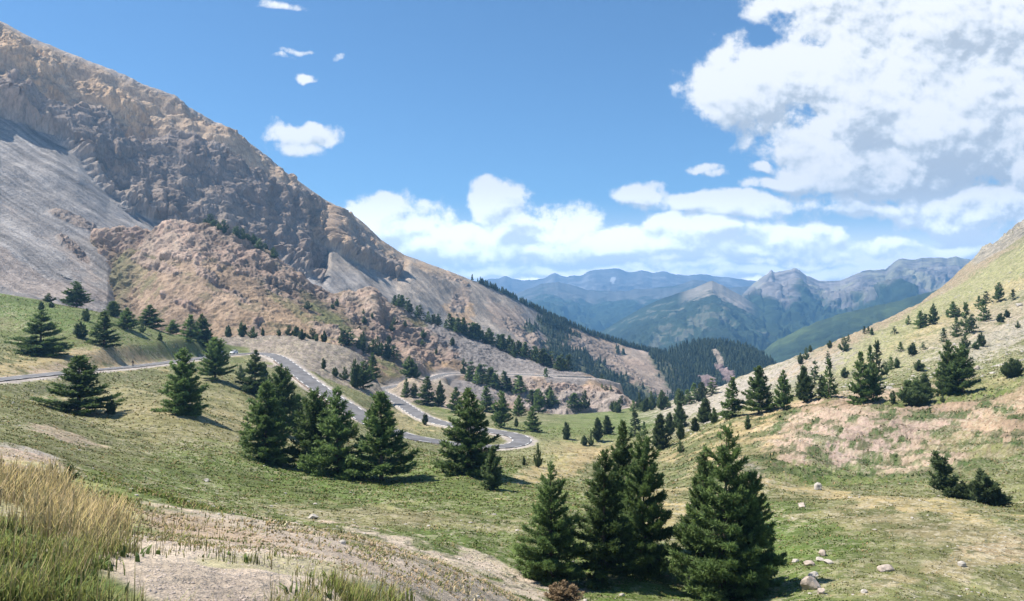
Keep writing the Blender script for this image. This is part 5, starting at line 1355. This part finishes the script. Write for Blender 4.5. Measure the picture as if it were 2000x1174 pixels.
def rock_shape(seed, sub=2, rough=.35, flat=.7):
    import bmesh
    bm = bmesh.new(); bmesh.ops.create_icosphere(bm, subdivisions=sub, radius=1)
    v = np.array([q.co[:] for q in bm.verts]); f = np.array([[a.index for a in q.verts] for q in bm.faces]); bm.free()
    r_ = np.random.default_rng(seed)
    for _ in range(9):                                          # chip flat facets off
        d = r_.normal(0, 1, 3); d /= np.linalg.norm(d); c = r_.uniform(.55, .85)
        k = v @ d; v = v - np.maximum(k - c, 0)[:, None] * d
    v = v * (1 + rough * .35 * perlin(v[:, 0] * 2 + seed, v[:, 1] * 2, v[:, 2] * 2))[:, None]
    v *= np.array([1, r_.uniform(.7, .95), flat])
    return v, f
shapes = [rock_shape(k, 1, .4, .62) for k in range(6)]
MAT_ROCKA = simple_mat("limestone", (0.40, 0.335, 0.285), .95, .1, .35, 2.2)
MAT_ROCKP = simple_mat("pale_limestone", (0.44, 0.40, 0.35), .95, .1, .25, 2.2)
def stones(name, N0, ylo, yhi, size, prob, mat, u0=-420, u1=2380):
    u = rng.uniform(u0, u1, N0); yy = np.exp(rng.uniform(math.log(ylo), math.log(yhi), N0)); x = (u - 1000) / F * yy
    z, i, j = ground_at(x, yy)
    keep = rng.random(N0) < prob(u, yy, i, j, x)
    x, yy, z = x[keep], yy[keep], z[keep]; n = len(x)
    s_ = size[0] * (size[1] / size[0]) ** (rng.random(n) ** 2.2) * np.clip(yy / 40, .5, 1.6)
    V, Fa, o_ = [], [], 0
    for k in range(6):
        q = np.nonzero(np.arange(n) % 6 == k)[0]
        sv, sf = shapes[k]; a = rng.uniform(0, 6.283, len(q)); ca, sa = np.cos(a)[:, None], np.sin(a)[:, None]
        vx = (sv[None, :, 0] * ca - sv[None, :, 1] * sa) * s_[q, None]; vy = (sv[None, :, 0] * sa + sv[None, :, 1] * ca) * s_[q, None]; vz = sv[None, :, 2] * s_[q, None]
        V.append(np.stack([vx + x[q, None], vy + yy[q, None], vz + z[q, None] - .02 * s_[q, None]], -1).reshape(-1, 3))
        Fa.append((sf[None] + (np.arange(len(q)) * len(sv))[:, None, None]).reshape(-1, 3) + o_); o_ += len(q) * len(sv)
    o = link_mesh(name, np.vstack(V), np.vstack(Fa), mat, smooth=False)
    return tag(o, kind='stuff')
def p_meadow(u, yy, i, j, x):
    c = fbm2(x, yy, 9, 3, .6, 91)
    return np.clip(.10 + .5 * sstep(c, .0, .8), 0, 1) * (roadn[i, j] > ROAD_W + 1) * np.clip(1.1 - mixA[i, j, 1] * .75, .2, 1) * .5
stones("meadow_stones", 30000, 14, 150, (.03, .17), p_meadow, MAT_ROCKP)
stones("slope_stones", 9000, 165, 520, (.20, .55), lambda u, yy, i, j, x: .55 * sstep(fbm2(x, yy, 14, 3, .6, 92), -.3, .5) * (yy < 500), MAT_ROCKP, 1330, 2200)
def p_bank(u, yy, i, j, x):
    v = VA[i, j]; c = fbm2(x, yy, .8, 2, .6, 93)
    b = np.maximum.reduce([patch_w(u, v, q, c * .4, .6) for q in ((385, 1140, 130, 36, 6), (600, 1075, 420, 50, 8), (10, 1003, 50, 16, 0), (880, 1135, 240, 40, 14))])
    return b * .8
stones("bank_gravel", 60000, 3, 26, (.010, .042), p_bank, MAT_ROCKA, -200, 1300)

BOULD = [  # u, base v, width, height, pale?, description
 (1584,1152,40,30,0,"largest brown boulder in the grass at the lower right"),
 (1604,1160,20,14,0,"small boulder touching the right of the largest brown one"),
 (1588,1128,30,13,1,"flat pale slab just above the largest brown boulder"),
 (1607,1086,22,15,0,"rounded brown boulder at the top of the lower right cluster"),
 (1603,1096,20,9,1,"flat pale stone under the rounded brown boulder"),
 (1618,1102,22,8,1,"thin pale slab right of the flat stone in the lower right cluster"),
 (1581,1104,24,11,0,"pinkish low stone left in the lower right cluster"),
 (1553,1098,16,7,1,"small pale stone farthest left of the lower right cluster"),
 (1731,1115,32,16,0,"lone wedge shaped brown boulder in the right grass"),
 (1878,1107,18,12,1,"lone whitish stone far right in the grass"),
 (1688,1158,14,9,1,"little pale stone at the bottom edge right of the boulders"),
 (1598,957,20,17,1,"whitish round boulder at the foot of the green gully"),
 (1566,989,24,9,0,"flat reddish stone half sunk in the grass below the gully crest"),
 (1908,722,12,10,0,"dark boulder on the grass right of the twin larch"),
 (403,942,14,10,1,"pale round stone in the middle of the left meadow"),
 (612,1013,24,12,1,"flat grey stone at the edge of the bare bank"),
 (668,1063,16,11,1,"grey stone on the bare soil of the bank"),
 (1215,1166,12,9,1,"small grey stone in the shade of the middle foreground clump"),
 (1990,598,14,9,1,"pale block high on the right slope at the photo's edge"),
]
for k, (u_, vb, w_px, h_px, pale, lab) in enumerate(BOULD):
    v_, f_ = rock_shape(40 + k, 3, .5, .75)
    p_ = on_meadow(u_, vb)
    wd_, ht_ = w_px * p_.y / F / 2, h_px * p_.y / F / 2
    v_ = v_ * np.array([wd_, wd_, ht_ / .75 * 1.15]) + np.array([0, 0, ht_ * .45])
    o = link_mesh("boulder", v_, f_, MAT_ROCKP if pale else MAT_ROCKA, smooth=False)
    o.location = p_; o.rotation_euler = (0, 0, .4 * k)
    tag(o, lab, "boulder", "boulders lying in the meadow")

v_, f_ = rock_shape(77, 3, .5, .4)
slab = link_mesh("rock_slab", v_ * np.array([6.0, 2.2, 1.8]) , f_, MAT_ROCKP, smooth=False)
slab.location = on_sheet('mountain', 131, 542); slab.rotation_euler = (0, .5, .3)
tag(slab, "elongated pale rock slab lying alone on the grey scree at the left", "rock")

# ---------------------------------------------------------------- the two cars by the bend
MAT_WHITE = simple_mat("white_car_paint", (0.78, 0.78, 0.78), .3, .5, .02, 2)
MAT_GLASS = simple_mat("car_glass", (0.02, 0.025, 0.03), .08, .6, .05, 2)
MAT_TYRE = simple_mat("tyre_rubber", (0.02, 0.02, 0.02), .85, .2, .1, 9)
MAT_RIM = simple_mat("alloy_rim", (0.5, 0.5, 0.52), .4, .5, .05, 5, .8)
MAT_LAMP = simple_mat("lamp_glass", (0.75, 0.75, 0.72), .15, .6, .03, 5)
MAT_RED = simple_mat("tail_lamp_red", (0.45, 0.02, 0.02), .2, .5, .05, 5)
def cyl(x, yc, z, r, w, n=20):
    t = np.linspace(0, 2 * math.pi, n, endpoint=False)
    prof = [(0, .0), (r * .86, 0), (r, .12 * w), (r, .88 * w), (r * .86, w), (0, w)]
    v = np.array([[x + rr * math.cos(a), yc + ww - w / 2, z + rr * math.sin(a)] for rr, ww in prof for a in t])
    return v, np.vstack([np.stack([np.arange(n) + k * n, (np.arange(n) + 1) % n + k * n, (np.arange(n) + 1) % n + (k + 1) * n, np.arange(n) + (k + 1) * n], -1) for k in range(len(prof) - 1)])
def make_car(label):
    root = bpy.data.objects.new("parked_car", None); C.objects.link(root)
    tag(root, label, "car", "white cars on the road by the bend")
    # stations along the length, front at +x: x, half width, sill z, belt z, roof z, roof half width
    st = [(-2.02,.70,.42,.80,.82,.60),(-1.95,.80,.30,.92,1.02,.62),(-1.72,.85,.24,.95,1.36,.60),(-1.2,.87,.22,.95,1.47,.62),(-.3,.88,.22,.94,1.49,.63),(.35,.88,.22,.93,1.42,.62),(.75,.87,.22,.93,1.16,.66),(1.12,.86,.22,.94,.97,.74),(1.6,.83,.24,.86,.90,.70),(1.95,.76,.30,.74,.78,.62),(2.05,.66,.40,.62,.64,.56)]
    V = []
    for (x_, hw, sl, bz, rz, rw) in st:
        V += [(x_, -hw * .92, sl), (x_, -hw, (sl + bz) * .5), (x_, -hw * .97, bz), (x_, -rw, rz - .03), (x_, -rw * .6, rz), (x_, rw * .6, rz), (x_, rw, rz - .03), (x_, hw * .97, bz), (x_, hw, (sl + bz) * .5), (x_, hw * .92, sl)]
    V = np.array(V); n = 10; Fq = []
    for i in range(len(st) - 1):
        for k in range(n): Fq.append([i * n + k, i * n + (k + 1) % n, (i + 1) * n + (k + 1) % n, (i + 1) * n + k])
    caps = np.array([list(range(n)), list(range((len(st) - 1) * n, len(st) * n))])
    body = link_mesh("body", V, [np.array(Fq), caps], MAT_WHITE, parent=root)
    md = body.modifiers.new("edge", 'BEVEL'); md.width = .03; md.segments = 2
    def panel(name, pts, mat, t=.012):
        p_ = np.array(pts, float); c = np.cross(p_[1] - p_[0], p_[2] - p_[0]); c /= np.linalg.norm(c)
        v = np.vstack([p_ + c * t, p_ - c * t]); k = len(p_)
        f = [np.array([list(range(k)), list(range(2 * k - 1, k - 1, -1))]), np.array([[i, (i + 1) % k, (i + 1) % k + k, i + k] for i in range(k)])]
        return link_mesh(name, v, f, mat, parent=root, smooth=False)
    for sd in (-1, 1):
        panel("window", [(-1.55, sd * .84, .99), (-.30, sd * .865, .985), (-.30, sd * .665, 1.42), (-1.45, sd * .655, 1.36)], MAT_GLASS)
        panel("window", [(-.22, sd * .865, .985), (.85, sd * .845, .975), (.42, sd * .675, 1.36), (-.22, sd * .665, 1.42)], MAT_GLASS)
        panel("headlight", [(1.93, sd * .50, .66), (1.86, sd * .76, .66), (1.74, sd * .79, .80), (1.90, sd * .52, .76)], MAT_LAMP, .03)
        panel("tail_light", [(-2.01, sd * .60, .72), (-1.97, sd * .78, .72), (-1.93, sd * .76, 1.0), (-1.97, sd * .60, 1.0)], MAT_RED, .03)
        for xx in (-1.3, 1.3):
            v, f = cyl(xx, sd * .80, .31, .31, .2); wh = link_mesh("wheel", v, f, MAT_TYRE, parent=root)
            v, f = cyl(xx, sd * .815, .31, .20, .2); link_mesh("rim", v, f, MAT_RIM, parent=wh)
    panel("windscreen", [(1.10, -.68, .99), (1.10, .68, .99), (.42, .58, 1.415), (.42, -.58, 1.415)], MAT_GLASS, .015)
    panel("rear_window", [(-1.93, -.60, 1.06), (-1.93, .60, 1.06), (-1.74, .56, 1.36), (-1.74, -.56, 1.36)], MAT_GLASS, .015)
    return root
for (u_, Y_, off_, lab) in ((462, 316, -1.4, "white hatchback in full view on the road at the bend"), (437, 302, -1.4, "white car half hidden behind the dark tree left of the hatchback")):
    c_ = make_car(lab); i_ = idx_near(u_, Y_); 
    c_.location = Vector(ROAD[i_] + NRM[i_] * off_ + np.array([0, 0, .05])); c_.rotation_euler = (0, 0, math.atan2(-_t[i_, 1], -_t[i_, 0]))

# ---------------------------------------------------------------- cyclist on the left stretch of road
MAT_DARK = simple_mat("dark_cycling_clothes", (0.025, 0.024, 0.028), .8, .2, .2, 9)
MAT_SKIN = simple_mat("skin", (0.42, 0.25, 0.18), .6, .3, .08, 9)
MAT_FRAME = simple_mat("bicycle_frame_paint", (0.06, 0.06, 0.07), .35, .5, .1, 9)
def skin_obj(name, chains, mat, parent=None, sub=2, root_first=True):
    vs, es, rs = [], [], []
    key = {}
    for ch in chains:
        prev = None
        for (x_, y_, z_, r_) in ch:
            kk = (round(x_, 3), round(y_, 3), round(z_, 3))
            if kk not in key: key[kk] = len(vs); vs.append((x_, y_, z_)); rs.append(r_)
            if prev is not None and prev != key[kk]: es.append((prev, key[kk]))
            prev = key[kk]
    me = bpy.data.meshes.new(name); me.from_pydata(vs, es, []); me.materials.append(mat)
    o = bpy.data.objects.new(name, me); C.objects.link(o); o.parent = parent
    md = o.modifiers.new("skin", 'SKIN'); md.use_smooth_shade = True
    for i, r_ in enumerate(rs):
        me.skin_vertices[0].data[i].radius = (r_, r_); me.skin_vertices[0].data[i].use_root = (i == 0)
    md2 = o.modifiers.new("smooth", 'SUBSURF'); md2.levels = sub; md2.render_levels = sub
    return o
i_ = idx_near(247, 197)
base = ROAD[i_] + NRM[i_] * 1.5 + np.array([0, 0, .05]); head = math.atan2(-_t[i_, 1], -_t[i_, 0])
bike = bpy.data.objects.new("bicycle", None); C.objects.link(bike); bike.location = Vector(base); bike.rotation_euler = (0, 0, head)
tag(bike, "dark road bicycle ridden along the far edge of the left road stretch", "bicycle")
def torus(x_, z_, R_t, r_t, n=28, m=8):
    a = np.linspace(0, 2 * math.pi, n, endpoint=False)[:, None]; b_ = np.linspace(0, 2 * math.pi, m, endpoint=False)[None]
    v = np.stack([x_ + (R_t + r_t * np.cos(b_)) * np.cos(a), r_t * np.sin(b_) + 0 * a, z_ + (R_t + r_t * np.cos(b_)) * np.sin(a)], -1).reshape(-1, 3)
    i, j = np.meshgrid(np.arange(n), np.arange(m), indexing='ij'); i2, j2 = (i + 1) % n, (j + 1) % m
    return v, np.stack([i * m + j, i * m + j2, i2 * m + j2, i2 * m + j], -1).reshape(-1, 4)
def tubes(name, segs, mat, parent):
    V, Fa, o_ = [], [], 0
    for p, q, r_ in segs:
        v, f = tube(np.array(p, float), np.array(q, float), r_, r_, 8); V.append(v); Fa.append(f + o_); o_ += len(v)
    return link_mesh(name, np.vstack(V), np.vstack(Fa), mat, parent=parent)
for x_ in (-.49, .50):
    wh = link_mesh("wheel", *torus(x_, .34, .325, .016), MAT_TYRE, parent=bike)
    tubes("spokes", [((x_, 0, .34), (x_ + .32 * math.cos(a), 0, .34 + .32 * math.sin(a)), .003) for a in np.linspace(0, 6.28, 17)[:-1]], MAT_RIM, wh)
tubes("frame", [((-.49,0,.34),(-.10,0,.28),.014),((-.10,0,.28),(-.24,0,.86),.018),((-.22,0,.80),(.36,0,.84),.018),((-.10,0,.28),(.37,0,.78),.02),((-.49,0,.34),(-.22,0,.80),.012),((.38,0,.90),(.50,0,.34),.016),((-.10,-.16,.14),(-.10,.16,.42),.01)], MAT_FRAME, bike)
tubes("handlebar", [((.36,0,.88),(.44,0,.96),.014),((.44,-.21,.96),(.44,.21,.96),.014),((.44,-.21,.96),(.52,-.21,.86),.013),((.44,.21,.96),(.52,.21,.86),.013)], MAT_FRAME, bike)
v, f = rock_shape(3, 2, 0, .3); link_mesh("saddle", v * np.array([.14, .07, .12]) + np.array([-.25, 0, .90]), f, MAT_DARK, parent=bike)
per = bpy.data.objects.new("person", None); C.objects.link(per); per.location = Vector(base); per.rotation_euler = (0, 0, head)
tag(per, "cyclist in dark clothes bent over the handlebar of a road bicycle", "person")
Hd = (.30, 0, 1.52)
ch = [[(-.24,0,.98,.13),(-.12,0,1.12,.125),(.05,0,1.30,.15),(.13,0,1.38,.10),(.20,0,1.44,.055),(.25,0,1.50,.075),(.29,0,1.56,.085)]]
for sd, kn, ft in ((-1, (.14,-.10,.74), (-.06,-.11,.24)), (1, (.08,.10,.58), (-.12,.11,.12))):
    ch.append([(-.24,0,.98,.13),(-.20,sd*.09,.95,.085),(kn[0],kn[1],kn[2],.055),((kn[0]+ft[0])/2-.03,ft[1],(kn[2]+ft[2])/2,.050),(ft[0],ft[1],ft[2]+.05,.032),(ft[0]+.14,ft[1],ft[2]+.02,.028)])
    ch.append([(.05,0,1.30,.15),(.10,sd*.18,1.33,.062),(.26,sd*.22,1.15,.042),(.40,sd*.21,1.01,.033),(.45,sd*.21,.985,.028)])
skin_obj("body", ch, MAT_DARK, per)
for sd in (-1, 1):
    hand = skin_obj("hand", [[(.43,sd*.21,1.0,.026),(.47,sd*.21,.99,.026)]] + [[(.47,sd*.21,.99,.026),(.50,sd*(.21+q),.985,.010),(.515,sd*(.21+q),.955,.009)] for q in (-.03,-.01,.01,.03)] + [[(.43,sd*.21,1.0,.026),(.45,sd*.175,.975,.010)]], MAT_SKIN, per, 1)
v, f = rock_shape(8, 3, 0, 1.0); 
link_mesh("face", v * np.array([.082, .07, .10]) + np.array([.315, 0, 1.545]), f, MAT_SKIN, parent=per)
link_mesh("helmet", v * np.array([.145, .095, .085]) + np.array([.27, 0, 1.625]), f, MAT_DARK, parent=per)

# ---------------------------------------------------------------- air
HAZE_BOX = (-12500, 12500, -1000, 10700, -421, 470)
def build_haze():
    x0, x1, y0, y1, z0, z1 = HAZE_BOX
    v = np.array([(x, y, z) for z in (z0, z1) for y in (y0, y1) for x in (x0, x1)], float)
    f = np.array([(0, 2, 3, 1), (4, 5, 7, 6), (0, 1, 5, 4), (1, 3, 7, 5), (3, 2, 6, 7), (2, 0, 4, 6)])
    m = bpy.data.materials.new("haze_air"); m.use_nodes = True
    nt = m.node_tree; nt.nodes.clear()
    out = nt.nodes.new('ShaderNodeOutputMaterial'); pv = nt.nodes.new('ShaderNodeVolumePrincipled')
    pv.inputs['Color'].default_value = (0.24, 0.56, 1.0, 1)
    pv.inputs['Density'].default_value = 0.000160
    pv.inputs['Anisotropy'].default_value = 0.15
    m.cycles.volume_sampling = 'DISTANCE'
    m.cycles.homogeneous_volume = True
    nt.links.new(pv.outputs[0], out.inputs['Volume'])
    o = link_mesh("haze", v, f, m, smooth=False)
    tag(o, kind='stuff')
build_haze()
